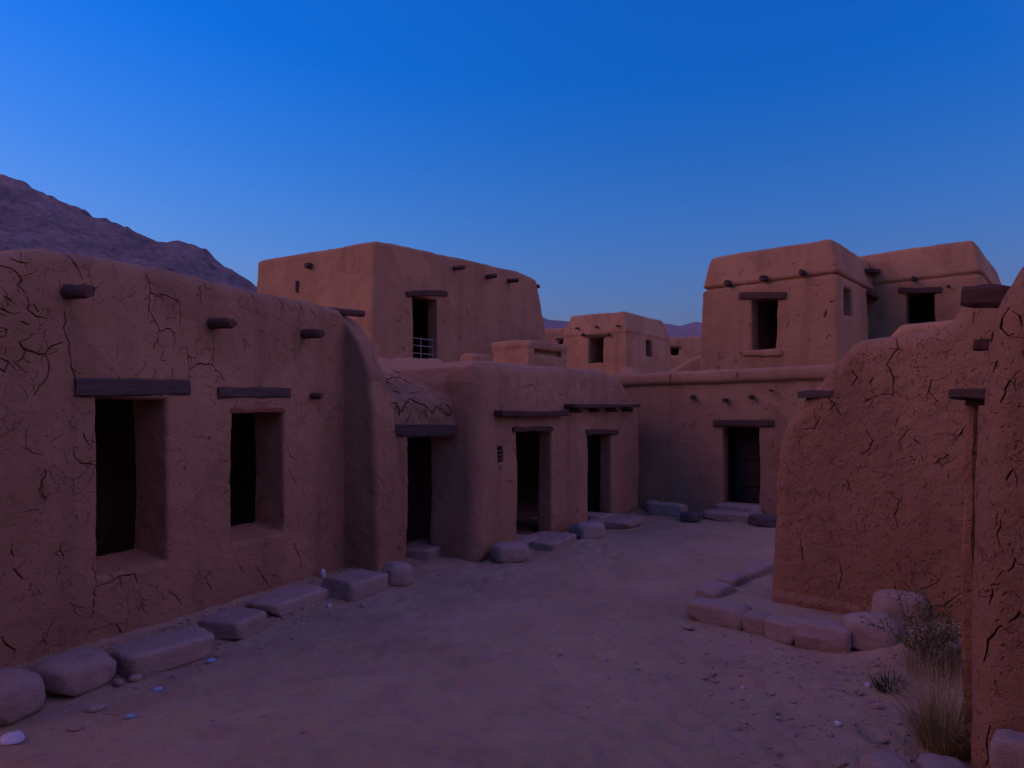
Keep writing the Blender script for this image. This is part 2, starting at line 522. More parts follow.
cr_a = traced(A, [
    [(70, 249), (74, 260), (80, 272), (83, 279)],
    [(64, 312), (66, 322), (63, 328), (68, 340), (70, 355), (70, 365), (75, 375), (77, 381)],
    [(20, 342), (28, 350), (34, 352), (45, 354), (52, 346), (62, 343)], [(45, 354), (49, 362), (48, 375), (40, 386), (35, 396)],
    [(0, 265), (10, 268), (18, 273), (22, 280), (18, 285), (25, 292)], [(12, 258), (20, 262), (30, 263)],
    [(27, 298), (28, 310), (36, 317), (46, 319)], [(33, 304), (38, 312)],
    [(0, 308), (10, 313)], [(0, 327), (8, 330), (6, 336), (0, 338)], [(20, 321), (29, 325)], [(5, 296), (12, 300)],
    [(20, 342), (26, 350), (24, 358), (19, 362)], [(2, 358), (10, 362), (6, 372), (0, 368)],
    [(146, 274), (150, 291), (148, 310), (159, 330), (153, 349)], [(150, 293), (169, 297), (178, 301), (180, 325)],
    [(159, 331), (170, 329), (174, 336), (174, 349)],
    [(187, 381), (189, 370), (198, 364), (212, 364), (221, 374), (225, 381)], [(213, 337), (215, 349), (214, 364)],
    [(186, 347), (189, 370)], [(172, 378), (172, 367)], [(199, 287), (202, 303)], [(160, 360), (164, 350)],
    [(301, 300), (302, 315)], [(310, 308), (315, 317)], [(322, 298), (325, 309)], [(332, 313), (333, 325), (338, 327)],
    [(244, 335), (245, 350)], [(205, 275), (207, 292)], [(275, 290), (283, 305)], [(250, 283), (254, 300)],
    [(92, 568), (95, 577), (95, 587), (92, 606), (94, 614)], [(95, 587), (106, 584), (119, 577), (122, 589)],
    [(119, 576), (135, 574), (138, 583)], [(142, 598), (138, 612)], [(169, 591), (176, 596), (181, 604)], [(116, 624), (123, 635)],
    [(31, 583), (29, 592)], [(14, 568), (23, 579)], [(3, 637), (6, 645), (16, 650), (14, 658)], [(43, 636), (47, 645)],
    [(74, 447), (74, 457), (80, 463), (97, 465)], [(83, 433), (89, 446)], [(12, 545), (14, 556)],
    [(286, 443), (290, 456), (297, 460)], [(289, 469), (296, 483)], [(294, 543), (300, 557), (302, 571)], [(257, 567), (272, 589)],
    [(240, 566), (244, 572)], [(263, 546), (272, 543)], [(211, 436), (208, 443)], [(185, 466), (186, 472)],
    [(60, 545), (63, 560)], [(45, 470), (40, 490), (46, 500)], [(205, 575), (212, 590)], [(391, 420), (394, 432)], [(379, 440), (387, 452), (391, 460)], [(384, 466), (388, 474), (392, 466)]], .013, .06)
cr_a += stray(150, -.6, 3.9, .1, 3.2, .004, .018) + stray(30, 4.0, 4.6, .1, 2.9, .007, .02)
mud('wall', a, M_A, (-1.25, 6.0, -.75, 4.05, -.12, 3.48), .0165, fn_a, .018, .006, cr_a, .35, 1)
# lintels
lintel(A, a, 77, 191, 379, 397, M_WOOD, -.03, .2, label='grey split lintel plank over the nearer window')
lintel(A, a, 220, 291, 387, 398, M_WOOD, -.03, .16, label='grey short lintel plank over the farther window')
lintel(A, a, 231, 286, 408, 413, M_REDWOOD, -.012, .3, 'window_head', 'reddish wooden head of the farther window')
# porch between the buttress and the next house: its doorway faces the viewer
DF = Frame(-1.417, 9.04, .66, .25)
pz = DF.px(430, 436.5)[1]


def fn_d(U, V, Z):
    zt = 2.18 + .52 * np.clip((V - .06) / 1.0, -.1, 1.25) + 0 * U
    d = rnd(np.maximum(-.75 - U, U - .9), np.maximum(.012 * Z - V, V - 4.2), .06)
    d = rnd(d, (Z - zt) * .88, .1)
    return smax(d, -box(U, V, Z, .03, 1.9, -.5, 4.0, -.3, pz), .05)


cr_d = traced(DF, [
    [(386, 402), (397, 403), (400, 415)], [(398, 409), (402, 412), (405, 406), (411, 398), (416, 402), (424, 405), (434, 413)],
    [(415, 396), (420, 404)], [(432, 413), (437, 407), (447, 415), (453, 415)], [(446, 404), (453, 411)]], .014, .06)
cr_d += traced(DF, [[(380, 374), (390, 379), (400, 376), (409, 381)], [(384, 379), (392, 384)], [(400, 368), (408, 375)], [(388, 390), (396, 393)]], .02, .06, .45)
cr_d += stray(30, -.1, .8, 1.9, 2.6, .007, .02)
po = mud('porch', a, M_E, (-.9, 1.05, -.2, 4.3, -.12, 3.0), .018, fn_d, .04, .016, cr_d, .9, 31)
rl = Vector((*(((DF.o - A.o) @ A.u), ((DF.o - A.o) @ A.v)), 0))
po.location = rl; po.rotation_euler = (0, 0, DF.rot - A.rot)
beam('door', po, (.55, 1.15, .1), (.55, 1.15, pz - .02), .05, 1.0, M_DARKWOOD, .002)  # dark panel added to make the shaded passage behind the doorway read black
lintel(DF, po, 396, 455, 424, 436, M_WOOD, -.03, .2, label='dark thick lintel over the porch doorway')
for x, y, r in ((66, 292, 6.2), (211, 323.5, 5.0), (303, 333.5, 4.2)): viga(A, a, x, y, r * 1.22, .27)
viga(A, a, 312, 395.5, 3.4, .16)
u, z = A.px(346, 311, -.05)
log('viga', a, (u - .12, .3, z + .02), (u + .18, -.2, z - .02), .055, .048, M_LOG)

# ================================================================== middle house with two doors
E = Frame(-.453, 9.1, .535, .845)
e = empty('adobe_house', E, 'low mud house in the middle with two dark doorways under plank canopies', 'house')
d1 = [E.px(517.5, 430)[0], E.px(552, 430)[0], .02, E.px(530, 432)[1]]
d2 = [E.px(588, 434)[0], E.px(612, 434)[0], .02, E.px(600, 435)[1]]
top_e = [(0, -.1), (.0, 2.4), (.06, 2.62), (.2, 2.7), (1.5, 2.73), (3, 2.77), (4.2, 2.8), (4.75, 2.7), (5.2, 2.42), (5.7, 2.1), (5.82, 1.9), (5.86, -.1)]


def fn_e(U, V, Z):
    d = block(U, V, Z, top_e, 0, 3.9, .2, .006)
    for (u0, u1, z0, z1) in (d1, d2):
        d = smax(d, -box(U, V, Z, u0, u1, -.5, 1.2, z0, z1), .045)
    d = np.maximum(d, -box(U, V, Z, .5, 5.4, .27, 3.6, .05, 2.3))
    d = smax(d, -box(U, V, Z, -.5, .8, .82, 3.7, .02, 2.0), .04)     # opening added in the flank so the porch passage reads black
    vu, vz = E.px(501, 455)
    d = smax(d, -box(U, V, Z, vu - .07, vu + .07, -.3, .25, vz - .115, vz + .115), .015)
    return d


cr_e = traced(E, [[(543, 394), (548, 407)], [(553, 390), (557, 409)], [(520, 387), (535, 385), (540, 392)], [(562, 444), (564, 450)],
                  [(581, 383), (584, 390)], [(525, 392), (529, 400)]], .014, .05)
cr_e += stray(110, .1, 5.6, .1, 2.6, .008, .02)
mud('wall', e, M_E, (-.2, 6.05, -.15, 4.05, -.12, 2.98), .021, fn_e, .022, .006, cr_e, .5, 2)
lintel(E, e, 515, 554, 427, 431.5, M_DARKWOOD, -.03, .25)
lintel(E, e, 588, 619, 430, 434.5, M_DARKWOOD, -.03, .2)


def canopy(x0, x1, yt, yb, out, n):
    (u0, z0), (u1, z1) = E.px(x0, (yt + yb) / 2, -out), E.px(x1, (yt + yb) / 2, -out)
    th = E.px(x0, yt, -out)[1] - E.px(x0, yb, -out)[1]
    w = out + .2
    o = beam('canopy', e, (u0, -out + w / 2, z0), (u1, -out + w / 2, z1), w, th, M_DARKWOOD)
    for k in range(n):
        u = u0 + (u1 - u0) * (k + .3) / n
        zz = z0 + (z1 - z0) * (k + .3) / n - th / 2 - .04
        r = log('rafter', e, (u, .2, zz), (u + .02, -out - .03, zz), .045, .04, M_DARKWOOD)
        mw = r.matrix_basis.copy(); r.parent = o; r.matrix_parent_inverse = o.matrix_basis.inverted()
    return o


canopy(503, 569, 410.5, 416, .13, 0)
canopy(574, 641, 404, 407.5, .16, 4)
vu, vz = E.px(501, 455)
bm_ = [beam('vent_bar', e, (vu - .08, .03, vz + dz), (vu + .08, .03, vz + dz), .03, .03, M_DARKWOOD, .001) for dz in (-.06, 0, .06)]

# ================================================================== house closing the lane
F = Frame(2.77, 14.2, .845, -.535)
f = empty('adobe_house', F, 'mud house closing the end of the lane with a rounded coping and one dark door', 'house')
fd = [F.px(723, 428)[0], F.px(759, 428)[0], .16, F.px(740, 427)[1]]


def fn_f(U, V, Z):
    d = block(U, V, Z, [(-3, -.1), (-3, 2.7), (8, 2.76), (8, -.1)], 0, 2.3, .06, .012)
    zc = 2.68 + .012 * U
    cop = rnd(rnd(np.maximum(-.08 - V, V - 2.35), np.abs(Z - zc) - .13, .1), np.maximum(-3 - U, U - 8.0), .05)
    d = np.minimum(d, cop)
    d = smax(d, -box(U, V, Z, fd[0], fd[1], -.4, 1.2, fd[2], fd[3]), .04)
    d = np.maximum(d, -box(U, V, Z, -.5, 4, .45, 2.0, .1, 2.3))
    return d


cr_f = traced(F, [[(671, 374), (670, 379), (671, 384)], [(738, 372), (737, 378)]], .022, .06, -.08) + stray(60, .2, 5, .2, 2.5, .009, .02)
mud('wall', f, M_E, (-3.1, 8.15, -.2, 2.5, -.12, 2.98), .027, fn_f, .015, .005, cr_f, .3, 3)
lintel(F, f, 713, 773, 420, 427, M_DARKWOOD, -.035, .22)
for x, y in ((694, 397), (726, 400), (753, 397)): viga(F, f, x, y, 2.4, .16, mat=M_DARKWOOD)
viga(F, f, 772, 390, 1.2, .1, mat=M_DARKWOOD)
dz0, dz1 = fd[2] + .02, fd[3] - .02
pl = beam('door', f, ((fd[0] + fd[1]) / 2 + .03, .7, dz0), ((fd[0] + fd[1]) / 2 + .03, .7, dz1), .05, fd[1] - fd[0] - .1, M_DARKWOOD, .002)
for k in (.25, .6):
    q = beam('door_bar', f, (fd[0] + .1, .66, dz0 + (dz1 - dz0) * k), (fd[1] - .05, .66, dz0 + (dz1 - dz0) * k), .04, .08, M_DARKWOOD, .002)
    q.parent = pl; q.matrix_parent_inverse = pl.matrix_basis.inverted()

# ================================================================== upper house on the left
C = Frame(-2.81, 14.0, .6, .8)
c = empty('adobe_house', C, 'tall mud house behind the left roofs with one lit flank and a railed doorway', 'house')
cd = [C.px(413, 330)[0], C.px(437, 330)[0], 2.3, C.px(425, 298)[1]]


def fn_c(U, V, Z):
    ins = .045 * Z
    zt = np.interp(U.ravel(), [-.5, 0, .5, 2.5, 5, 6, 6.6], [5.5, 5.54, 5.57, 5.63, 5.72, 5.6, 5.4]).astype(np.float32).reshape(U.shape)
    d = rnd(np.maximum(-.22 + ins - U, U - 6.45 + .3 * np.maximum(Z - 3.7, 0)), np.maximum(-.05 + ins * .2 - V, V - 4.55 + ins), .12)
    d = rnd(d, Z - zt - .03 * V, .09)
    d = smax(d, -box(U, V, Z, cd[0], cd[1], -.5, 1.3, cd[2], cd[3]), .04)
    d = np.maximum(d, -box(U, V, Z, .5, 5.7, .32, 3.6, 2.2, 4.9))
    return d


mud('wall', c, M_C, (-.45, 7.0, -.25, 4.8, -.12, 6.0), .036, fn_c, .022, .007,
    traced(C, [[(405, 310), (409, 316)], [(442, 320), (446, 322)]], .018, .04) + stray(40, .2, 6, 2.6, 5.2, .012, .03), .35, 4)
lintel(C, c, 408, 448, 291, 296.5, M_DARKWOOD, -.06, .3)
for x, y in ((453, 268.5), (486, 277), (508, 281)): viga(C, c, x, y, 2.4, .33, v=.02, mat=M_DARKWOOD)
log('viga', c, (5.4, .3, C.px(538, 283)[1]), (6.35, .3, C.px(538, 283)[1]), .06, .05, M_DARKWOOD)
v_, z_ = C.pxu(310, 266, 0.0)
log('viga', c, (.4, v_, z_), (-.12, v_, z_), .08, .07, M_DARKWOOD)
v_, z_ = C.pxu(298, 287, 0.0)
beam('slit_shade_bar', c, (-.02, v_, z_ - .13), (-.02, v_, z_ + .13), .06, .08, M_DARKWOOD, .002)  # solid dark bar standing in for the shade inside a slit
# railing across the doorway
ra = bpy.data.objects.new('railing', None); COL.objects.link(ra); ra.parent = c; ra.location = (cd[0], .1, cd[2])
wd = cd[1] - cd[0]
for zz in (1.0, 1.17, 1.33): log('rail', ra, (0.0, 0, zz), (wd, 0, zz), .01, .01, M_IRON)
for uu in (.04, wd * .45, wd - .04): log('post', ra, (uu, 0, 0), (uu, 0, 1.36), .01, .01, M_IRON)

# ================================================================== upper right house (two blocks, each a house)
G = Frame(4.68, 17.16, .755, -.655)
g = empty('adobe_house', G, 'square mud tower on the right, one dark window under a row of beam ends', 'house')
gw = [G.px(752, 325)[0], G.px(776.5, 325)[0], G.px(764, 350)[1], G.px(764, 299)[1]]
GU = 3.32
gn0, gn1 = G.pxu(845, 300, GU), G.pxu(853, 316, GU)
gd0, gd1 = G.pxu(868, 296, GU), G.pxu(878, 333, GU)


def fn_g(U, V, Z):
    ins = .03 * np.maximum(Z - 2, 0) + .09 * np.exp(-((Z - 5.06) / .035) ** 2)
    up = .015 * np.clip((Z - 5.08) * 40, 0, 1) - np.maximum(Z - 5.08, 0) * .2
    d = rnd(np.maximum(.0 + ins - up - U, U - GU - .06 + ins - up), np.maximum(-.06 + ins * .8 - up - V, V - 5.2), .09)
    d = rnd(d, Z - 5.90 + .05 * (U < 1) * (1 - U), .1)
    d = smax(d, -box(U, V, Z, gw[0], gw[1], -.4, 1.2, gw[2], gw[3]), .04)
    d = smax(d, -box(U, V, Z, GU - .35, GU + .5, gn0[0], gn1[0], G.pxu(848, 315, GU)[1], G.pxu(848, 288, GU)[1]), .04)
    d = smax(d, -box(U, V, Z, GU - .9, GU + .5, gd0[0], gd1[0], 2.6, gd0[1]), .04)
    d = np.maximum(d, -box(U, V, Z, .5, 2.5, .4, 3.4, 3, 5.0))
    return d


mud('wall', g, M_C, (-.4, 3.65, -.35, 5.4, -.12, 6.2), .036, fn_g, .022, .007,
    traced(G, [[(826, 311), (825, 317)], [(830, 302), (833, 301)]], .05, .08) + stray(30, .2, 3.2, 2.8, 5.6, .012, .03), .35, 5)
lintel(G, g, 739, 785, 292, 299, M_DARKWOOD, -.05, .25)
lintel(G, g, 743, 781, 350.5, 355.5, M_C, -.1, .3, 'sill')
for x, y in ((729, 283.5), (765, 278.5), (802, 273)): viga(G, g, x, y, 3.2, .17, v=-.02, mat=M_DARKWOOD)
beam('lintel', g, (GU + .01, gd0[0] - .12, gd0[1] + .06), (GU + .01, gd1[0] + .12, gd0[1] + .06), .16, .1, M_DARKWOOD)

IB = Frame(9.2, 17.3, .755, -.655)
i_ = empty('adobe_house', IB, 'mud house right of the tower, with one square window', 'house')
iw = [IB.px(906, 306)[0], IB.px(934.5, 306)[0], IB.px(920, 322)[1], IB.px(920, 292)[1]]
IL = 2.25


def fn_i(U, V, Z):
    ins = .03 * np.maximum(Z - 2, 0) + .09 * np.exp(-((Z - 5.23) / .035) ** 2)
    up = .015 * np.clip((Z - 5.25) * 40, 0, 1) - np.maximum(Z - 5.25, 0) * .2
    d = rnd(np.maximum(-.55 - U, U - IL - .08 + ins - up), np.maximum(-.06 + ins * .8 - up - V, V - 5.0), .09)
    d = rnd(d, Z - 6.07, .1)
    d = smax(d, -box(U, V, Z, iw[0], iw[1], -.4, 1.2, iw[2], iw[3]), .04)
    d = np.maximum(d, -box(U, V, Z, .2, 1.7, .5, 2.4, 3, 5.0))
    return d


mud('wall', i_, M_C, (-.65, 2.6, -.35, 5.2, -.12, 6.4), .036, fn_i, .022, .007, stray(20, .2, 2, 2.8, 5.6, .012, .03), .35, 6)
lintel(IB, i_, 898, 941, 287, 292.5, M_DARKWOOD, -.05, .25)
viga(IB, i_, 914, 279, 2.4, .16, v=-.02, mat=M_DARKWOOD)
viga(IB, i_, 948, 286, 1.6, .08, v=-.02, mat=M_DARKWOOD)
u, z = IB.px(874, 271, 0)
beam('roof_spout', i_, (u + .05, .3, z), (u - .02, -.45, z - .05), .2, .1, M_DARKWOOD)

# ================================================================== unseen houses added behind and left of the viewpoint to shade the lane
BK = Frame(9.0, -4.2, -1, .06)
bk = empty('adobe_house', BK, 'unseen two storey mud house added behind the viewpoint to shade the lane', 'house')


def fn_bk(U, V, Z):
    d = rnd(rnd(np.maximum(-U, U - 14.5), np.maximum(.02 * Z - V, V - 4), .15), Z - 6.3, .15)
    for u0, u1, z0, z1 in ((3, 3.8, 0, 1.9), (8, 8.8, 0, 1.9), (5.2, 5.9, 3.6, 4.6), (9.6, 10.3, 3.6, 4.6)):
        d = smax(d, -box(U, V, Z, u0, u1, -.5, 1.0, z0, z1), .05)
    return d


mud('wall', bk, M_C, (-.2, 14.7, -.2, 4.2, -.12, 6.5), .07, fn_bk, .03, .01, (), .3, 21)
for u0, u1, z in ((3, 3.8, 1.96), (8, 8.8, 1.96), (5.2, 5.9, 4.66), (9.6, 10.3, 4.66)):
    beam('lintel', bk, (u0 - .2, .06, z), (u1 + .2, .06, z), .24, .12, M_DARKWOOD)

NB = Frame(-2.25, 2.1, .02, -1)  # second unseen house, added to shade the near wall and its window reveals
nb = empty('adobe_house', NB, 'unseen mud house added left of the viewpoint to shade the near wall and lane', 'house')
NBF = lambda U, V, Z: smax(rnd(rnd(np.maximum(-U, U - 4.2), np.maximum(-V * -1 - 4.5, V), .15), Z - 4.2, .15), -box(U, V, Z, 1.6, 2.4, -.9, .5, .0, 1.85), .05)
mud('wall', nb, M_C, (-.2, 4.4, -4.7, .2, -.12, 4.4), .06, NBF, .03, .01, (), -9, 22)
beam('lintel', nb, (1.4, -.1, 1.92), (2.6, -.1, 1.92), .24, .12, M_DARKWOOD)

# ================================================================== middle distance
H = Frame(4.72 - .81 * 3.08, 28 + .585 * 3.08, .81, -.585)
h_ = empty('adobe_house', H, 'small square mud house in the centre distance with a dark door in its left face', 'house', 'distant mud houses')
hd = [H.px(589, 350)[0], H.px(603.5, 350)[0], H.px(596, 363)[1], H.px(596, 337)[1]]
HU = 3.08
hn = [H.pxu(645, 340, HU)[0], H.pxu(651.5, 340, HU)[0], H.pxu(648, 357, HU)[1], H.pxu(648, 340, HU)[1]]


def fn_h(U, V, Z):
    up = .05 * np.clip((Z - 5.3) * 40, 0, 1) - np.maximum(Z - 5.3, 0) * .3
    ins = .03 * np.maximum(Z - 2, 0)
    d = rnd(np.maximum(-.1 + ins - up - U, U - HU - .12 + ins - up), np.maximum(-.1 + ins - up - V, V - 4.5 + ins - up), .1)
    d = rnd(d, Z - 6.2, .09)
    d = smax(d, -box(U, V, Z, hd[0], hd[1], -.4, 1.4, hd[2], hd[3]), .05)
    d = smax(d, -box(U, V, Z, HU - .6, HU + .5, hn[0], hn[1], hn[2], hn[3]), .05)
    return d


mud('wall', h_, M_C, (-.45, 3.5, -.45, 4.9, 1.5, 6.5), .045, fn_h, .025, .01, (), .3, 7)
lintel(H, h_, 586, 606, 334.5, 337.5, M_DARKWOOD, -.05, .3)
for x in (584, 610): viga(H, h_, x, 335, 1.6, .18, mat=M_DARKWOOD)
for k, (x, y) in enumerate(((578, 328.5), (597, 327), (619, 326))): viga(H, h_, x, y, 1.1, .2, mat=M_DARKWOOD)


def far_house(fr, L, D, top, label, win, z0=1.6, seed=0):
    o = empty('adobe_house', fr, label, 'house', 'distant mud houses')
    wu = [fr.px(win[0], 340)[0], fr.px(win[1], 340)[0], fr.px(win[0], win[3])[1], fr.px(win[0], win[2])[1]]

    def fn(U, V, Z):
        d = rnd(rnd(np.maximum(-U, U - L), np.maximum(-V, V - D), .2), Z - top, .15)
        return smax(d, -box(U, V, Z, *wu[:2], -.5, 1.2, *wu[2:]), .06)
    mud('wall', o, M_C, (-.3, L + .3, -.3, D + .3, z0, top + .35), .09, fn, .05, .015, (), .3, seed)
    lintel(fr, o, win[0] - 2.5, win[1] + 2.5, win[2] - 2, win[2], M_DARKWOOD, -.06, .3)
    return o


K1 = Frame(*(gp(524, HY + 1)[:2] / (682.667 * 2) * 40), .95, -.3)
far_house(K1, 4.6, 4, 6.85, 'mud house far behind, showing between the tall left house and the central one', (558.5, 563, 340, 346), seed=8)
K2 = Frame(*(gp(660, HY + 1)[:2] / (682.667 * 2) * 40), .95, -.3)
far_house(K2, 6.0, 4, 6.4, 'mud house far behind, showing between the central house and the right tower', (671, 678.5, 348, 355), seed=9)

LW = Frame(*(gp(655, HY + 1)[:2] / (682.667 * 2) * 25), .95, -.3)
lw = mud('mud_wall', None, M_C, (-.2, 3.2, -.2, .8, -.1, 4.4), .05,
         lambda U, V, Z: block(U, V, Z, [(0, -.05), (0, 3.45), (.5, 3.5), (1.1, 3.85), (1.6, 4.05), (2.9, 4.05), (2.9, -.05)], 0, .6, .15, .01), .03, .01, (), .3, 10)
lw.location = (LW.o[0], LW.o[1], 0); lw.rotation_euler = (0, 0, LW.rot)
tag(lw, 'round topped low mud wall beyond the coping, left of the right tower', 'wall')

# things on the roof of the middle house
def roof_block(name, cx, cy, rot, L, D, z0, z1, label, slab, seed):
    fr = Frame(cx, cy, math.cos(rot), math.sin(rot))

    def fn(U, V, Z):
        d = rnd(rnd(np.maximum(-U, U - L), np.maximum(-V, V - D), .05), np.maximum(z0 - Z, Z - z1), .05)
        if slab:
            sl = rnd(rnd(np.maximum(-.02 - U, U - L - .02), np.maximum(-.02 - V, V - D - .02), .05), np.abs(Z - z1 + .04) - .075, .05)
            d = smin(d, sl, .02)
            d = smax(d, -box(U, V, Z, .15, L - .2, -.2, .12, z1 - .22, z1 - .13), .03)
        return d
    o = mud(name, None, M_E, (-.2, L + .2, -.2, D + .2, z0 - .1, z1 + .2), .022, fn, .02, .012, (), .3, seed)
    o.location = (cx, cy, 0); o.rotation_euler = (0, 0, rot)
    return tag(o, label, 'roof hatch')


pc = np.array([(530 - CX) / FPX * 12, 12.0])
roof_block('roof_hatch', pc[0], pc[1], math.atan2(.8, .6), 1.25, .85, 2.6, 3.25, 'square mud brick hatch with a slab top on the middle house roof', True, 11)
pc = np.array([(474 - CX) / FPX * 11.3, 11.3])
roof_block('roof_hatch', pc[0], pc[1], math.atan2(.845, .535), .5, .3, 2.6, 2.97, 'small low mud block on the middle roof, left of the square hatch', False, 12)


def dome(cx, cy, z0, r, hh, label, seed):
    o = mud('mud_dome', None, M_E, (-r * 1.3, r * 1.3, -r * 1.3, r * 1.3, -.25, hh * 1.3), .025,
            lambda U, V, Z: np.maximum(np.sqrt(U * U + V * V + (Z * r / hh) ** 2) - r, -.15 - Z), .02, .006, (), -9, seed)
    o.location = (cx, cy, z0)
    return tag(o, label, 'dome')


dome((629 - CX) / FPX * 15.2, 15.2, 2.72, .34, .27, 'small rounded mud dome at the left end of the lane house roof', 13)

# ================================================================== right foreground walls
J = Frame(2.64, 6.83, .755, -.655)
jp = [J.px(x, y) for x, y in ((776, 612), (777, 560), (779, 490), (783, 443), (791, 424), (803, 408), (828, 378), (856, 344), (864, 338), (900, 332), (942, 325), (950, 319), (962, 299), (970, 291), (990, 287))]
jp = [(u - .07 * (k < 9), z) for k, (u, z) in enumerate(jp)]; jp[0] = (jp[0][0], -.15)
jp += [(2.2, 3.05), (3.1, 3.0), (3.1, -.15)]


def fn_j(U, V, Z):
    d = block(U, V, Z, jp, 0, .75, .15, .02)
    foot = rnd(rnd(np.maximum(-.02 - U, U - 3), Z - .2, .05), np.maximum(-.05 - V, V - .5), .05)
    return smin(d, foot, .03)


cr_j = traced(J, [
    [(893, 337), (897, 348), (885, 364), (892, 377), (892, 394), (880, 395), (864, 400)], [(851, 371), (856, 377), (851, 386)],
    [(866, 431), (872, 441), (866, 452), (859, 454)], [(908, 429), (898, 442)], [(965, 426), (954, 439)], [(947, 455), (932, 465)],
    [(802, 429), (814, 429), (820, 418)], [(913, 439), (920, 445)], [(779, 607), (793, 611), (809, 607), (827, 613), (852, 618), (866, 622)],
    [(895, 586), (896, 599), (909, 597), (930, 586), (941, 579)], [(930, 607), (944, 606), (955, 597), (966, 593)],
    [(897, 348), (902, 350)], [(828, 398), (834, 404), (829, 411)], [(872, 377), (868, 383)], [(838, 560), (842, 575), (838, 590)],
    [(800, 540), (803, 560)], [(900, 500), (894, 515), (898, 528)], [(845, 480), (850, 492)], [(930, 380), (926, 395)]], .011, .045)
cr_j += stray(260, .1, 1.9, .1, 2.9, .0034, .011, .02, .1, 1.0)
j_ = link('mud_wall', bpy.data.meshes.new('tmp'))
mud('mud_wall', None, M_J, (-.3, 3.25, -.2, .9, -.16, 3.25), .0125, fn_j, .02, .007, cr_j, .3, 14, root=j_)
j_.location = (J.o[0], J.o[1], 0); j_.rotation_euler = (0, 0, J.rot)
tag(j_, 'rough mud yard wall on the right with a stepped top and a deep branching crack', 'wall')
u, z = J.px(833, 393.5, .12)
beam('board', j_, (u + .02, .12, z - .005), (u - .3, .1, z - .01), .22, .065, M_WOOD)

PW = Frame(5.12, 9.3, .755, -.655)
pw = mud('mud_wall', None, M_C, (-.2, 3.2, -.2, .7, -.1, 3.5), .035,
         lambda U, V, Z: block(U, V, Z, [(0, -.05), (0, 3.05), (.12, 3.19), (1.2, 3.24), (3, 3.24), (3, -.05)], 0, .5, .12, .01), .02, .006, (), .3, 23)
pw.location = (PW.o[0], PW.o[1], 0); pw.rotation_euler = (0, 0, PW.rot)
tag(pw, 'flat topped mud wall just showing over the stepped yard wall', 'wall')

K = Frame(2.41, 3.6, .755, -.655)
kp = [(0, -.15)] + [K.px(x, y) for x, y in ((969, 700), (971, 560), (974, 450), (978, 400), (985, 345), (993, 312), (1004, 290), (1018, 268), (1030, 254), (1045, 246))] + [(.6, 3.0), (2.0, 3.15), (5.0, 3.2), (5.0, -.15)]  # unseen run of the wall lengthened to shade the left house front
cr_k = traced(K, [
    [(1002, 626), (987, 641), (986, 653), (983, 664)], [(1020, 612), (1010, 622)], [(990, 727), (987, 750), (985, 768)],
    [(1008, 306), (1001, 317), (999, 327), (1007, 335), (1014, 333)], [(1012, 310), (1019, 315), (1021, 326)], [(996, 360), (991, 372)],
    [(1010, 380), (1004, 395), (1000, 402)], [(990, 330), (987, 340)], [(1012, 470), (1005, 480)], [(1000, 520), (996, 535), (1000, 548)],
    [(1015, 560), (1008, 572)], [(992, 590), (989, 605)]], .009, .035)
cr_k += stray(110, .0, .6, .1, 2.8, .0035, .009, .012, .06, 1.0)
k_ = link('mud_wall', bpy.data.meshes.new('tmp'))
mud('mud_wall', None, M_J, (-.2, 5.15, -.15, .75, -.2, 3.4), .0125, lambda U, V, Z: block(U, V, Z, kp, 0, .6, .17, .012), .016, .006, cr_k, .3, 15, root=k_)
k_.location = (K.o[0], K.o[1], 0); k_.rotation_euler = (0, 0, K.rot)
tag(k_, 'end of a rough mud wall at the right edge of the view, nearest the camera', 'wall')
# beam ends on the far side of that end, and the post under them


def kbeam(x0, x1, y, hpx, v, w, m_=M_DARKWOOD):
    (u0, z0), (u1, z1) = K.px(x0, y, v), K.px(x1, y, v)
    hh = hpx / FPX * (K.o + u0 * K.u + v * K.v)[1]
    return beam('beam', k_, (u1, v, z1), (u0, v, z0), w, hh, m_)


kbeam(964, 1012, 297.5, 19, .5, .2)
kbeam(974, 1005, 345, 10, .5, .12)
o = kbeam(951, 1000, 394, 11, .45, .16, M_WOOD)
kbeam(966, 1000, 403, 6, .5, .1)
u, z = K.px(973, 404, .5)
beam('post', k_, (u, .5, -.1), (u, .5, z), .05, .05, M_J, .006)
# ================================================================== stones
def stone_mesh(name, dims, mat, e=5.0, cuts=5, rough=.05, seed=0, sub=4):
    r = random.Random(seed)
    bm = bmesh.new(); bmesh.ops.create_icosphere(bm, subdivisions=sub, radius=1)
    P = np.array([v.co[:] for v in bm.verts], np.float32); Fc = np.array([[v.index for v in q.verts] for q in bm.faces]); bm.free()
    P = P / (np.abs(P) ** e).sum(1)[:, None] ** (1 / e)
    for _ in range(cuts):
        n = np.array([r.gauss(0, 1), r.gauss(0, 1), r.gauss(0, .8) + .2]); n /= np.linalg.norm(n)
        lim = (np.abs(P @ n)).max() * r.uniform(.78, .95)
        q = P @ n; P = P - n * (np.maximum(q - lim, 0))[:, None]
    q = P * np.array(dims) / max(dims) * 1.0
    nrm = P / np.linalg.norm(P, axis=1)[:, None]
    P = P + nrm * (rough * .8 * fbm(q, 1.7, 3, seed) + rough * .6 * fbm(q, 6.0, 4, seed + 5, .65))[:, None]
    P = P * np.array(dims) / 2
    P[:, 2] += dims[2] / 2
    return mesh_np(name, P, Fc, mat)


SEED = [100]


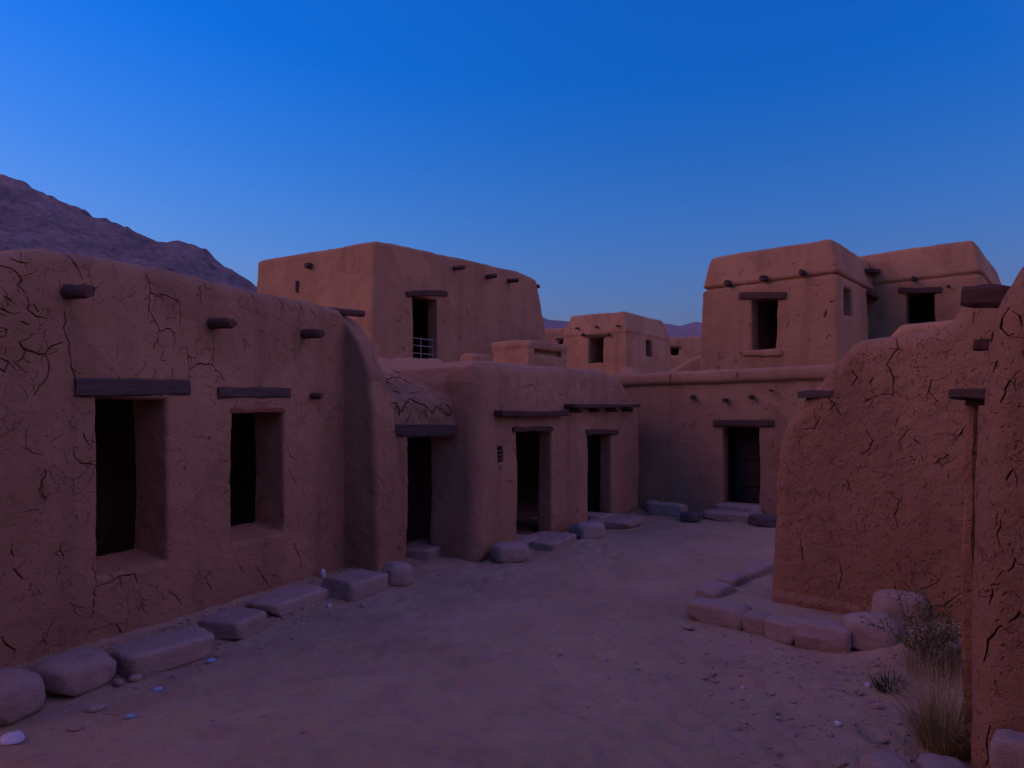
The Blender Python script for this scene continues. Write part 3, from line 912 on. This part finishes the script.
def stone(name, loc, dims, yaw, label, cat='stone', group=None, mat=None, e=5.0, cuts=5, rough=.05, sink=.12, tilt=(0, 0), sub=4):
    SEED[0] += 1; cuts = int(cuts * 1.3); rough = rough * (1.1 if e < 6 else .8); e = e if e < 6 else e * 1.5
    o = link(name, stone_mesh(name, dims, mat or M_STONE, e, cuts, rough, SEED[0], sub))
    o.location = (loc[0], loc[1], (loc[2] if len(loc) > 2 else 0) - sink * dims[2]); o.rotation_euler = (R(tilt[0]), R(tilt[1]), yaw)
    return tag(o, label, cat, group)


ya, ye, yf = A.rot, E.rot, F.rot
GL = 'stones along the foot of the left wall'
rowA = [  # base-front pixel x, y, length, width, height
    (-2, 728, .42, .42, .30, 'rounded boulder cut by the left picture edge below the long house', 4, .1, M_STONE),
    (73, 697, .46, .42, .25, 'rounded grey block below the nearer window, second stone from the left edge', 4.5, .1, M_STONE),
    (164, 670, .72, .52, .19, 'large flat slab under the nearer window, biggest stone of the wall row', 10, -.2, M_STONE2),
    (233, 642, .46, .44, .19, 'short thick block between the two flat slabs of the wall row', 6, .15, M_STONE),
    (286, 614, .84, .44, .14, 'long flat slab under the farther window', 9, .0, M_STONE2),
    (353, 602, .62, .5, .22, 'thick wedge slab at the foot of the buttress, beside the round boulder', 8, -.1, M_STONE)]
for (x, y, L, W, Hh, lab, ee, dy, mm) in rowA:
    p = gp(x + 17, y - 7) + np.array([*(A.v * W * .42), 0]); stone('wall_foot_stone', p, (L, W, Hh), ya + dy, lab, 'stone', GL, mm, ee, 4, .045)
p = gp(402, 588) + np.array([-.08, .14, 0]); stone('wall_foot_stone', p, (.36, .34, .3), .3, 'small round boulder at the corner of the porch doorway', 'stone', GL, M_STONE2, 3.0, 4, .04)
# porch and door steps
p = E.world(-.05, .62)
dp_ = gp(427, 553)
stone('door_step', dp_, (.85, .62, .16), ya - .05, 'low worn step in the porch doorway beside the buttress', 'step', None, M_STONE, 9, 3, .03)
p = gp(547, 544); stone('door_step', p, (.95, .7, .13), ye, 'flat slab before the nearer door of the middle house', 'step', None, M_STONE, 10, 4, .03)
p = gp(525, 538); stone('door_step', E.world(d1[0] + .22, .12), (.5, .5, .15), ye, 'thin threshold stone inside the nearer door of the middle house', 'step', None, M_STONE, 10, 2, .02)
p = gp(617, 523.5); stone('door_step', p, (1.0, .75, .13), ye, 'flat slab before the farther door of the middle house', 'step', None, M_STONE, 10, 4, .03)
stone('door_step', E.world((d2[0] + d2[1]) / 2, .12), (.5, .5, .17), ye, 'thin threshold stone inside the farther door of the middle house', 'step', None, M_STONE, 10, 2, .02)
p = gp(509.5, 560); stone('boulder', p, (.48, .36, .27), ye - .6, 'rounded boulder at the near corner of the middle house', 'stone', None, M_STONE, 4, 4, .05)
p = gp(587, 537); stone('boulder', p, (.52, .42, .28), ye - .4, 'squarish boulder between the two slabs of the middle house', 'stone', None, M_STONE, 5, 5, .05)
p = gp(733, 520); stone('door_step', (p[0], p[1] + .0, 0), (1.05, .5, .17), yf, 'broad lower step before the lane end door', 'step', None, M_STONE, 9, 3, .03)
stone('door_step', F.world((fd[0] + fd[1]) / 2 - .03, .08), (.85, .5, .25), yf, 'upper threshold step in the lane end door', 'step', None, M_STONE, 10, 2, .02)
p = gp(668, 515); stone('boulder', p, (.72, .34, .27), yf, 'pale flat block against the lane end wall, left of its steps', 'stone', None, M_STONE2, 6, 4, .04)
p = gp(690, 521); stone('boulder', p, (.34, .28, .2), yf, 'dark stone between the pale flat block and the lane end steps', 'stone', None, M_DARKSTONE, 3.5, 4, .08)
p = gp(763, 526); stone('boulder', p, (.5, .34, .24), yf, 'dark stone right of the lane end steps', 'stone', None, M_DARKSTONE, 3.5, 5, .08)
for k, (x, y, z, s, lab) in enumerate(((651, 509, 0, .3, 'lowest of the small stones heaped in the far lane corner'), (648, 507, .2, .22, 'middle of the small stones heaped in the far lane corner'),
                                       (651, 505, .34, .18, 'topmost of the small stones heaped in the far lane corner'))):
    p = gp(x, y); stone('boulder', (p[0], p[1] - .1, z), (s, s * .8, s * .75), k * 1.1, lab, 'stone', 'stones heaped in the lane corner', M_STONE2 if k else M_STONE, 3.5, 5, .08)

# kerb round the platform at the foot of the yard wall
GK = 'kerb stones of the platform'
pf = [gp(696, 622), gp(850, 652), gp(775, 570)]
kerb = [
    (757, 585, .74, .24, .2, 48, 'farthest kerb stone, touching the yard wall corner', 6),
    (733, 595, .46, .25, .2, 50, 'kerb stone second from the yard wall corner on the lane side', 6),
    (715, 606, .46, .27, .2, 44, 'kerb stone on the lane side next to the long corner stone', 5),
    (719, 624, .56, .3, .19, -38, 'long pale corner stone of the platform kerb', 7),
    (758, 633, .22, .26, .17, -38, 'smallest kerb stone, right of the long corner stone', 6),
    (785, 641, .31, .28, .19, -38, 'square kerb stone in the middle of the front kerb', 7),
    (824, 649, .44, .3, .22, -34, 'large end kerb stone beside the two boulders', 8)]
for (x, y, L, W, Hh, deg, lab, ee) in kerb:
    p = gp(x, y - 3); stone('kerb_stone', p, (L, W, Hh), R(deg), lab, 'kerb stone', GK, M_STONE, ee, 4, .05, .03 if deg > 0 else .1)
p = gp(879, 656); stone('boulder', (p[0], p[1] + .16, 0), (.44, .4, .34), R(-25), 'rounded boulder in front of the yard wall beside the kerb', 'stone', None, M_STONE2, 3.6, 4, .05)
p = gp(905, 640); stone('boulder', (p[0] + .02, p[1] + .12, 0), (.44, .36, .46), R(-30), 'taller boulder against the yard wall, behind the rounded one', 'stone', None, M_STONE, 4.5, 5, .05)
p = gp(968, 682); stone('slab_stone', p, (.62, .3, .3), R(-20), 'squared stone block behind the dry bushes', 'stone', None, M_STONE2, 9, 3, .03)
p = gp(890, 788); stone('boulder', p, (.24, .26, .17), .2, 'half buried stone at the bottom edge, left of its neighbour', 'stone', 'stones at the bottom right edge', M_STONE, 4, 4, .05)
p = gp(944, 788); stone('boulder', p, (.24, .26, .16), -.3, 'half buried stone at the bottom edge below the grass tuft', 'stone', 'stones at the bottom right edge', M_STONE, 4, 4, .05)
p = K.world(.24, -.12); stone('boulder', p, (.26, .2, .46), K.rot, 'squared stone leaning at the foot of the nearest wall', 'stone', None, M_STONE, 6, 4, .05)

# ================================================================== ground
fr_ = np.random.default_rng(11)
STEPS = [(fr_.normal(.4, .9) + .06 * y_, y_, fr_.normal(.1, .5), fr_.uniform(.012, .024)) for y_ in fr_.uniform(2.6, 11, 170)]


def foot(X, Y):
    """hollows trodden into the lane, each with a small raised rim"""
    if X.size < 50: return 0
    z = np.zeros_like(X)
    for x, y, a, d in STEPS:
        i0, i1 = np.searchsorted(X[:, 0], [x - .35, x + .35]); j0, j1 = np.searchsorted(Y[0], [y - .35, y + .35])
        dx, dy_ = X[i0:i1, j0:j1] - x, Y[i0:i1, j0:j1] - y
        q = ((dx * math.cos(a) - dy_ * math.sin(a)) / .07) ** 2 + ((dx * math.sin(a) + dy_ * math.cos(a)) / .15) ** 2
        z[i0:i1, j0:j1] += -d * np.exp(-q) + d * .45 * np.exp(-(np.sqrt(q) - 1.5) ** 2 * 4)
    return z


def gheight(X, Y):
    P = np.stack([X, Y, np.zeros_like(X)], -1).reshape(-1, 3)
    near = np.clip(1 - (np.abs(Y - 7) - 9) / 6, 0, 1) * np.clip(1 - (np.abs(X) - 7) / 5, 0, 1)
    z = (.024 * fbm(P, .9, 3, 1) + .016 * fbm(P, 3.1, 4, 4, .65)).reshape(X.shape) * near
    z = z + foot(X, Y)
    # beaten earth banked against the walls and heaped by the yard wall
    rel = np.stack([X - A.o[0], Y - A.o[1]], -1); va = rel @ A.v; ua = rel @ A.u
    z = z + .035 * np.exp(-np.maximum(-va, 0) / .2) * (np.abs(ua - 1.5) < 3.5) * np.clip((3.9 - ua) * 3, 0, 1) * (va < .3)
    z = z + .27 * np.exp(-(((X - 3.62) / .5) ** 2 + ((Y - 5.55) / .42) ** 2))
    z = z + .10 * np.exp(-(((X - 3.1) / .5) ** 2 + ((Y - 4.9) / .5) ** 2))
    t = np.clip((Y - 19) / 9, 0, 1); z = z + 2.2 * t * t * (3 - 2 * t)
    return z


def spread(lo, hi, step, far, g=1.22):
    mid = list(np.arange(lo, hi + step / 2, step)); a, b = [], []
    s = step; x = lo
    while x > -far: s *= g; x -= s; a.append(x)
    s = step; x = hi
    while x < far: s *= g; x += s; b.append(x)
    return np.array(a[::-1] + mid + b)


gx, gy = spread(-5, 5.5, .032, 3150, 1.2), spread(1.2, 14.5, .032, 3150, 1.2)
GX, GY = np.meshgrid(gx, gy, indexing='ij')
GZ = gheight(GX, GY)
nx, ny = GX.shape
ii = np.arange(nx * ny).reshape(nx, ny)
GF = np.stack([ii[:-1, :-1], ii[1:, :-1], ii[1:, 1:], ii[:-1, 1:]], -1).reshape(-1, 4)


def ground_mat():
    m, nt, b, N = nodes('beaten_earth'); L = nt.links.new
    tc = N('ShaderNodeTexCoord').outputs['Object']
    n1 = N('ShaderNodeTexNoise', Scale=.55, Detail=7.0, Roughness=.6); L(tc, n1.inputs['Vector'])
    n2 = N('ShaderNodeTexNoise', Scale=6.0, Detail=8.0, Roughness=.68); L(tc, n2.inputs['Vector'])
    n3 = N('ShaderNodeTexNoise', Scale=60.0, Detail=5.0, Roughness=.7); L(tc, n3.inputs['Vector'])
    v = N('ShaderNodeTexVoronoi', feature='F1', Scale=26.0); L(tc, v.inputs['Vector'])
    c = mixc(N, nt, ramp(N, nt, n1.outputs['Fac'], .36, .64), (.46, .32, .19), (.57, .40, .25))
    c = mixc(N, nt, .6, c, n2.outputs['Color'], 'SOFT_LIGHT')
    n4 = N('ShaderNodeTexNoise', Scale=1.7, Detail=6.0, Roughness=.7); L(tc, n4.inputs['Vector'])
    c = mixc(N, nt, math_node(N, nt, 'MULTIPLY', ramp(N, nt, n4.outputs['Fac'], .5, .68), .4), c, (.30, .195, .135))
    c = mixc(N, nt, math_node(N, nt, 'MULTIPLY', ramp(N, nt, n3.outputs['Fac'], .4, .7), .3), c, (.2, .12, .1))
    L(c, b.inputs['Base Color'])
    h = math_node(N, nt, 'MULTIPLY', n2.outputs['Fac'], 1.0)
    h = math_node(N, nt, 'MULTIPLY_ADD', n3.outputs['Fac'], .35, h)
    h = math_node(N, nt, 'MULTIPLY_ADD', ramp(N, nt, v.outputs['Distance'], .0, .35), -.12, h)
    bp = N('ShaderNodeBump', Strength=.9, Distance=.04); L(h, bp.inputs['Height']); L(bp.outputs[0], b.inputs['Normal'])
    return m


M_G = ground_mat()
tag(link('ground', mesh_np('ground', np.stack([GX, GY, GZ], -1).reshape(-1, 3), GF, M_G)), kind='structure')

# earth fill of the platform
pl_pts = [gp(700, 616)[:2], gp(775, 636)[:2], gp(846, 648)[:2], J.world(1.0, .2)[:2], J.world(.0, .3)[:2], gp(768, 577)[:2]]
bm = bmesh.new()
tv = [bm.verts.new((p[0], p[1], .115)) for p in pl_pts]; bv = [bm.verts.new((p[0], p[1], -.1)) for p in pl_pts]
bm.faces.new(tv)
for q in range(len(tv)): bm.faces.new((tv[q], bv[q], bv[(q + 1) % len(tv)], tv[(q + 1) % len(tv)]))
bmesh.ops.triangulate(bm, faces=bm.faces[:])
bmesh.ops.subdivide_edges(bm, edges=bm.edges[:], cuts=7, use_grid_fill=True)
for v in bm.verts:
    if v.co.z > .11:
        v.co.z += .012 * float(fbm(np.array([v.co[:]]), 4.0, 3, 3)[0])
bmesh.ops.recalc_face_normals(bm, faces=bm.faces)
for q in bm.faces: q.smooth = True
me = bpy.data.meshes.new('earth_platform'); bm.to_mesh(me); bm.free(); me.materials.append(M_G)
tag(link('earth_platform', me), 'low earth platform inside the kerb stones at the foot of the yard wall', 'platform', kind='structure')

# gravel: uncountable grit
bm = bmesh.new(); bmesh.ops.create_icosphere(bm, subdivisions=1, radius=1)
IV = np.array([v.co[:] for v in bm.verts]); IF = np.array([[v.index for v in q.verts] for q in bm.faces]); bm.free()


def gravel(n, region, smin_, smax_, mat, label, seed):
    r = np.random.default_rng(seed); Vs, Fs = [], []
    for k in range(n):
        x, y = region(r)
        s = smin_ + (smax_ - smin_) * r.random() ** 4
        z = float(gheight(np.array([[x]]), np.array([[y]]))[0, 0])
        q = IV * (1 + .35 * (r.random((len(IV), 1)) - .5)) * np.array([s, s * r.uniform(.6, 1), s * r.uniform(.4, .7)])
        a = r.uniform(0, 6.28); ca, sa = math.cos(a), math.sin(a)
        q = np.stack([q[:, 0] * ca - q[:, 1] * sa + x, q[:, 0] * sa + q[:, 1] * ca + y, q[:, 2] + z + s * .15], 1)
        Fs.append(IF + len(IV) * k); Vs.append(q)
    o = link('gravel', mesh_np('gravel', np.concatenate(Vs), np.concatenate(Fs), mat, False))
    return tag(o, label, 'gravel', kind='stuff')


def reg_left(r):
    u = r.uniform(-.8, 4.3); p = A.world(u, -.1 - abs(r.normal(0, .55))); return p.x, p.y


def reg_right(r):
    while True:
        x, y = r.normal(2.5, .75), r.normal(4.6, .9)
        if y > 2 and x < 3.4: return x, y


def reg_yard(r):
    while True:
        x, y = r.uniform(-3, 4), r.uniform(2.5, 13)
        if (np.array([x, y]) - A.o) @ A.v < -.7 and (np.array([x, y]) - E.o) @ E.v < -.3 and (np.array([x, y]) - J.o) @ J.v < -.3: return x, y


gravel(2000, reg_left, .004, .03, M_STONE, 'loose grit scattered along the foot of the left wall', 1)
gravel(1800, reg_right, .004, .03, M_STONE, 'loose grit scattered below the yard wall on the right', 2)
gravel(1400, reg_yard, .003, .016, M_STONE, 'fine grit strewn across the lane', 3)

# single pebbles and litter one can point at
M_PALE = grainy('pale_chip', (.5, .48, .52), (.75, .72, .76), 20, .3, .005)
M_BLUE = grainy('blue_grey_chip', (.25, .4, .55), (.4, .55, .7), 20, .3, .005)
chips = [
    (323, 577, .075, .11, M_PALE, 'upright white chip against the wall behind the wedge slab'),
    (211, 664, .07, .03, M_BLUE, 'blue grey chip just right of the largest slab'),
    (157, 690, .07, .03, M_BLUE, 'pale chip on the dirt in front of the largest slab'),
    (130, 716, .06, .03, M_BLUE, 'blue chip lying farther out in the dirt, below the largest slab'),
    (118, 683, .09, .05, M_STONE, 'brown pebble at the right end of the rounded grey block'),
    (95, 707, .13, .04, M_STONE2, 'pale flat pebble in front of the rounded grey block'),
    (135, 680, .09, .05, M_STONE2, 'tan pebble touching the front of the largest slab'),
    (75, 725, .09, .02, M_STONE, 'thin brown sliver between the two nearest boulders'),
    (12, 739, .18, .03, M_PALE, 'flat pale shard in front of the boulder at the left edge'),
    (329, 607, .06, .04, M_PALE, 'pale pebble in the gap beside the long flat slab'),
    (363, 607, .06, .05, M_STONE2, 'small pebble below the wedge slab'),
    (743, 687, .035, .03, M_PALE, 'tiny white pebble alone on the dirt below the kerb'),
    (838, 727, .05, .03, M_PALE, 'white pebble on the dirt left of the grass tuft'),
    (688, 629, .1, .03, M_STONE2, 'flat sliver against the corner of the kerb'),
    (878, 708, .07, .04, M_STONE2, 'tan pebble on the dirt below the green weed'),
    (868, 689, .05, .04, M_PALE, 'white pebble beside the green weed')]
for x, y, s, hh, m_, lab in chips:
    p = gp(x, y); z = float(gheight(np.array([[p[0]]]), np.array([[p[1]]]))[0, 0])
    stone('pebble', (p[0], p[1], z), (s, s * .7, hh), random.uniform(0, 3), lab, 'pebble', 'loose pebbles and chips', m_, 4, 4, .08, .1, sub=2)

# ================================================================== plants
def blades(name, n, base, R0, hgt, spread_, width, mat, droop=.6, seed=0, curl=.0):
    r = random.Random(seed); V, Fc = [], []
    for _ in range(n):
        a = r.uniform(0, 6.283); rr = R0 * math.sqrt(r.random())
        x, y = rr * math.cos(a), rr * math.sin(a)
        b = a + r.gauss(0, .7); L = hgt * r.uniform(.45, 1.1); lean = spread_ * r.random() ** .8
        w = width * r.uniform(.6, 1.2); px_, py_ = -math.sin(b) * w, math.cos(b) * w
        p = Vector((x, y, -.02)); d = lean; seg = 6; k0 = len(V)
        for k in range(seg + 1):
            t = k / seg; ww = (1 - t * .9)
            V.append((p.x - px_ * ww, p.y - py_ * ww, p.z)); V.append((p.x + px_ * ww, p.y + py_ * ww, p.z + w * .3))
            d2 = d + droop * t * t * r.uniform(.6, 1.4)
            p = p + Vector((math.cos(b) * math.sin(d2), math.sin(b) * math.sin(d2), math.cos(d2))) * (L / seg)
            b += r.gauss(0, curl)
        for k in range(seg):
            Fc.append((k0 + 2 * k, k0 + 2 * k + 1, k0 + 2 * k + 3, k0 + 2 * k + 2))
    o = link(name, mesh_np(name, np.array(V), Fc, mat, False)); o.location = base
    return o


def twigs(name, n, base, hgt, mat, seed=0, leaf=None, spread_=.8, r0=.004):
    """branching dry stems with small leaf flakes"""
    r = random.Random(seed); V, Fc, LV, LF = [], [], [], []

    def limb(p, d, L, rad, depth):
        seg = 4; rings = []
        for k in range(seg + 1):
            rr = rad * (1 - .7 * k / seg); q = d.to_track_quat('Z', 'X')
            k0 = len(V)
            for i in range(3):
                o_ = q @ Vector((rr * math.cos(i * 2.094), rr * math.sin(i * 2.094), 0)); V.append(tuple(p + o_))
            rings.append(k0)
            if k:
                for i in range(3):
                    a_, b_ = rings[-2] + i, rings[-2] + (i + 1) % 3
                    Fc.append((a_, b_, k0 + (i + 1) % 3, k0 + i))
            if leaf and depth < 2 and r.random() < .9:
                for _ in range(2):
                    s = r.uniform(.006, .014); t1 = Vector((r.gauss(0, 1), r.gauss(0, 1), r.gauss(0, 1))).normalized(); t2 = t1.cross(d).normalized()
                    c0 = p + t1 * s; l0 = len(LV)
                    LV.extend([tuple(p), tuple(c0 + t2 * s * .5), tuple(p + t1 * s * 2.4), tuple(c0 - t2 * s * .5)]); LF.append((l0, l0 + 1, l0 + 2, l0 + 3))
            p = p + d * (L / seg)
            d = (d + Vector((r.gauss(0, .16), r.gauss(0, .16), r.gauss(0, .1)))).normalized()
            if depth > 0 and k and r.random() < .85:
                nd = (d + Vector((r.gauss(0, .6), r.gauss(0, .6), r.gauss(.1, .35)))).normalized()
                limb(p.copy(), nd, L * r.uniform(.4, .7), rr * .7, depth - 1)
    for _ in range(n):
        a = r.uniform(0, 6.283)
        d = Vector((math.cos(a) * spread_ * r.random(), math.sin(a) * spread_ * r.random(), 1)).normalized()
        limb(Vector((r.gauss(0, .04), r.gauss(0, .04), -.03)), d, hgt * r.uniform(.55, 1), r0 * r.uniform(.7, 1.2), 2)
    o = link(name, mesh_np(name, np.array(V), Fc, mat, False)); o.location = base
    if leaf: link('leaves', mesh_np('leaves', np.array(LV), LF, leaf, False), o)
    return o


M_DRY = grainy('dry_stem', (.13, .09, .055), (.25, .18, .11), 12, .2, .002)
M_STRAW = grainy('straw_grass', (.34, .26, .11), (.58, .46, .23), 9, .2, .002)
M_DRYLEAF = grainy('dry_leaf', (.13, .13, .05), (.25, .23, .1), 9, .2, .002)
M_GREEN = grainy('green_leaf', (.035, .06, .04), (.08, .12, .07), 9, .2, .002)


def gz(p): return float(gheight(np.array([[p[0]]]), np.array([[p[1]]]))[0, 0])


p = gp(934, 688); o = twigs('dry_shrub', 30, (p[0], p[1], gz(p)), .34, M_DRY, 1, M_DRYLEAF, .85)
k0 = blades('dry_stalks', 260, (0, 0, 0), .2, .44, .8, .0022, M_STRAW, .5, 12, .05); k0.parent = o
tag(o, 'dry brown shrub of fine twigs between the boulders and the squared block', 'shrub')
p = gp(946, 748); o = blades('grass_tuft', 800, (p[0], p[1], gz(p)), .14, .58, .8, .0028, M_STRAW, .9, 2, .05)
tag(o, 'yellow dry grass tuft against the nearest wall at lower right', 'grass tuft')
p = gp(889, 694); o = blades('green_weed', 130, (p[0], p[1], gz(p)), .09, .15, 1.0, .005, M_GREEN, .5, 3, .1)
tag(o, 'low dark green weed at the foot of the dry shrub', 'weed')
p = gp(116, 715); o = twigs('dry_sprig', 3, (p[0], p[1], gz(p)), .2, M_STRAW, 4, None, .9, .0025)
tag(o, 'thin dry sprig standing in the dirt before the largest slab', 'sprig')
p = gp(25, 672); o = blades('dry_sprig', 9, (p[0], p[1], gz(p) + .02), .05, .22, .5, .002, M_STRAW, .5, 5)
tag(o, 'few dry straws at the wall foot above the left edge boulder', 'sprig')
p = gp(102, 655); o = blades('dry_sprig', 14, (p[0], p[1], gz(p) + .02), .07, .16, .8, .002, M_STRAW, .5, 6)
tag(o, 'few dry straws at the wall foot left of the largest slab', 'sprig')

# ================================================================== hills
def hill_mesh(name, X, Y, Z, mat, label):
    nx, ny = X.shape; ii = np.arange(nx * ny).reshape(nx, ny)
    Fq = np.stack([ii[:-1, :-1], ii[1:, :-1], ii[1:, 1:], ii[:-1, 1:]], -1).reshape(-1, 4)
    return tag(link(name, mesh_np(name, np.stack([X, Y, Z], -1).reshape(-1, 3), Fq, mat)), kind='structure')


M_HILL = grainy('rocky_hill', (.13, .10, .095), (.5, .375, .33), .05, 1.0, 9.0)
M_FAR = grainy('far_hill', (.2, .14, .13), (.3, .2, .17), .004, .6, 20.0)
# the near hill: a spur that comes down from the left towards the right
xs = np.linspace(-520, 120, 420); ys = np.linspace(110, 520, 260)
HX, HYY = np.meshgrid(xs, ys, indexing='ij')
prof_x = np.array([-700, -520, -380, -225, -199, -178, -154, -139, -113, -70, -20, 60, 200])
prof_z = np.array([190, 160, 138, 109, 99, 91, 81, 78.5, 62, 43, 22, 6, -4.0])
P2 = np.stack([HX, HYY, np.zeros_like(HX)], -1).reshape(-1, 3)
sh = (14 * fbm(P2, .012, 3, 2)).reshape(HX.shape)
ridge = np.interp(HX.ravel(), prof_x, prof_z).reshape(HX.shape)
dy = (HYY - 300) / np.where(HYY < 300, 190, 240) + sh / 400
shape = np.clip(1 - np.abs(dy), 0, 1) ** .85
rg = (1 - np.abs(fbm(P2 * np.array([1.0, .55, 1]), .022, 4, 5))).reshape(HX.shape)
rg2 = (1 - np.abs(fbm(P2, .075, 4, 8))).reshape(HX.shape)
HZ = ridge * shape + (rg - .75) * 20 * shape * (1 - shape * .8) * 1.6 + (rg2 - .75) * 4.0 * np.minimum(shape * 3, 1) - 4
hill_mesh('rocky_hill', HX, HYY, HZ, M_HILL, '')
xs = np.linspace(-2600, 2600, 420); ys = np.linspace(1500, 3400, 90)
HX, HYY = np.meshgrid(xs, ys, indexing='ij')
P2 = np.stack([HX, HYY, np.zeros_like(HX)], -1).reshape(-1, 3)
ridge = np.interp(HX.ravel(), [-2600, -900, -200, 80, 140, 260, 420, 560, 640, 720, 900, 2600], [250, 300, 400, 372, 350, 318, 320, 322, 330, 318, 300, 240]).reshape(HX.shape)
shape = np.clip(1 - np.abs(HYY - 2400) / 900, 0, 1)
rg = (1 - np.abs(fbm(P2, .0035, 4, 5))).reshape(HX.shape)
HZ = ridge * shape + (rg - .75) * 130 * shape * (1 - shape * .85) + 8 * fbm(P2, .015, 3, 3).reshape(HX.shape) - 10
hill_mesh('distant_mountains', HX, HYY, HZ, M_FAR, '')

HAZE = .00009
# ================================================================== sky, afterglow, haze
SKY_AZ, SKY_EL = R(288), R(3)      # where the sun went down: low on the left
W = bpy.data.worlds.new('World'); S.world = W; W.use_nodes = True
nt = W.node_tree; bg = nt.nodes['Background']
sky = nt.nodes.new('ShaderNodeTexSky'); sky.sky_type = 'NISHITA'; sky.sun_disc = False
sky.sun_elevation, sky.sun_rotation = SKY_EL, SKY_AZ
sky.air_density, sky.dust_density, sky.ozone_density = 2.0, 1.0, 4.0
mx = nt.nodes.new('ShaderNodeMix'); mx.data_type = 'RGBA'; mx.blend_type = 'MULTIPLY'; mx.inputs[0].default_value = 1
mx.inputs[7].default_value = (.26, .39, .88, 1)
hs = nt.nodes.new('ShaderNodeHueSaturation'); hs.inputs['Saturation'].default_value = 1.12
nt.links.new(sky.outputs[0], mx.inputs[6]); nt.links.new(mx.outputs[2], hs.inputs['Color']); 
# pink anti-twilight arch added out of view as red fill for right-facing walls
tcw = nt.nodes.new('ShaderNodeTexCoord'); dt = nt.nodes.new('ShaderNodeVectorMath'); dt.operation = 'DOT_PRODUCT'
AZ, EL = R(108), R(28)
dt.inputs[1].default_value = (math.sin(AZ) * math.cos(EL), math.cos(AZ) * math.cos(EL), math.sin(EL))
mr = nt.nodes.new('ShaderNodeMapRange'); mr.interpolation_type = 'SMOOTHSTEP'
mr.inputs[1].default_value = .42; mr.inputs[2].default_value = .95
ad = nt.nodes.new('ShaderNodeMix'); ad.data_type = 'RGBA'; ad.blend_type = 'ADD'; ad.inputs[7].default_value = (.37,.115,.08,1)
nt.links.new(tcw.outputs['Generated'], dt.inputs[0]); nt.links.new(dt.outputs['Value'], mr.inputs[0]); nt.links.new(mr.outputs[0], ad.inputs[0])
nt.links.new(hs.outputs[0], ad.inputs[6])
# bluish air light low over the horizon
sx = nt.nodes.new('ShaderNodeSeparateXYZ'); m2 = nt.nodes.new('ShaderNodeMapRange'); m2.interpolation_type = 'SMOOTHSTEP'
m2.inputs[1].default_value = .36; m2.inputs[2].default_value = .1
a2 = nt.nodes.new('ShaderNodeMix'); a2.data_type = 'RGBA'; a2.blend_type = 'ADD'; a2.inputs[7].default_value = (.0, .01, .14, 1)
nt.links.new(tcw.outputs['Generated'], sx.inputs[0]); nt.links.new(sx.outputs[2], m2.inputs[0]); nt.links.new(m2.outputs[0], a2.inputs[0])
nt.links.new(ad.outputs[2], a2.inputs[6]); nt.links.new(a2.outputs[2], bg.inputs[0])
bg.inputs[1].default_value = .15
SUN_AZ, SUN_EL = R(262), R(26)
sun = bpy.data.lights.new('afterglow', 'SUN'); sun.energy, sun.angle, sun.color = .155, R(60), (1, .33, .17)
so = bpy.data.objects.new('afterglow', sun); COL.objects.link(so)
sd = Vector((math.sin(SUN_AZ) * math.cos(SUN_EL), math.cos(SUN_AZ) * math.cos(SUN_EL), math.sin(SUN_EL)))
so.rotation_euler = sd.to_track_quat('Z', 'Y').to_euler(); so.location = (0, -5, 12)

bm = bmesh.new(); bmesh.ops.create_cube(bm, size=1)
me = bpy.data.meshes.new('haze'); bm.to_mesh(me); bm.free()
hz = link('haze', me); hz.scale = (7600, 7600, 490); hz.location = (0, 0, 490 / 2 - 40); hz.display_type = 'WIRE'
hm = bpy.data.materials.new('haze'); hm.use_nodes = True; hn_ = hm.node_tree; hn_.nodes.remove(hn_.nodes['Principled BSDF'])
pv_ = hn_.nodes.new('ShaderNodeVolumePrincipled'); pv_.inputs['Density'].default_value = HAZE; pv_.inputs['Color'].default_value = (.4, .62, 1, 1)
hn_.links.new(pv_.outputs[0], hn_.nodes['Material Output'].inputs['Volume']); me.materials.append(hm)
tag(hz, kind='stuff', label='thin blue evening haze over the valley and far mountains')
S.render.engine = 'CYCLES'
S.view_settings.view_transform = 'Standard'; S.view_settings.look = 'None'
S.view_settings.exposure, S.view_settings.gamma = 2.84, 1
S.view_settings.use_curve_mapping = False
S.cycles.use_denoising = True
S.cycles.max_bounces = 6; S.cycles.diffuse_bounces = 1
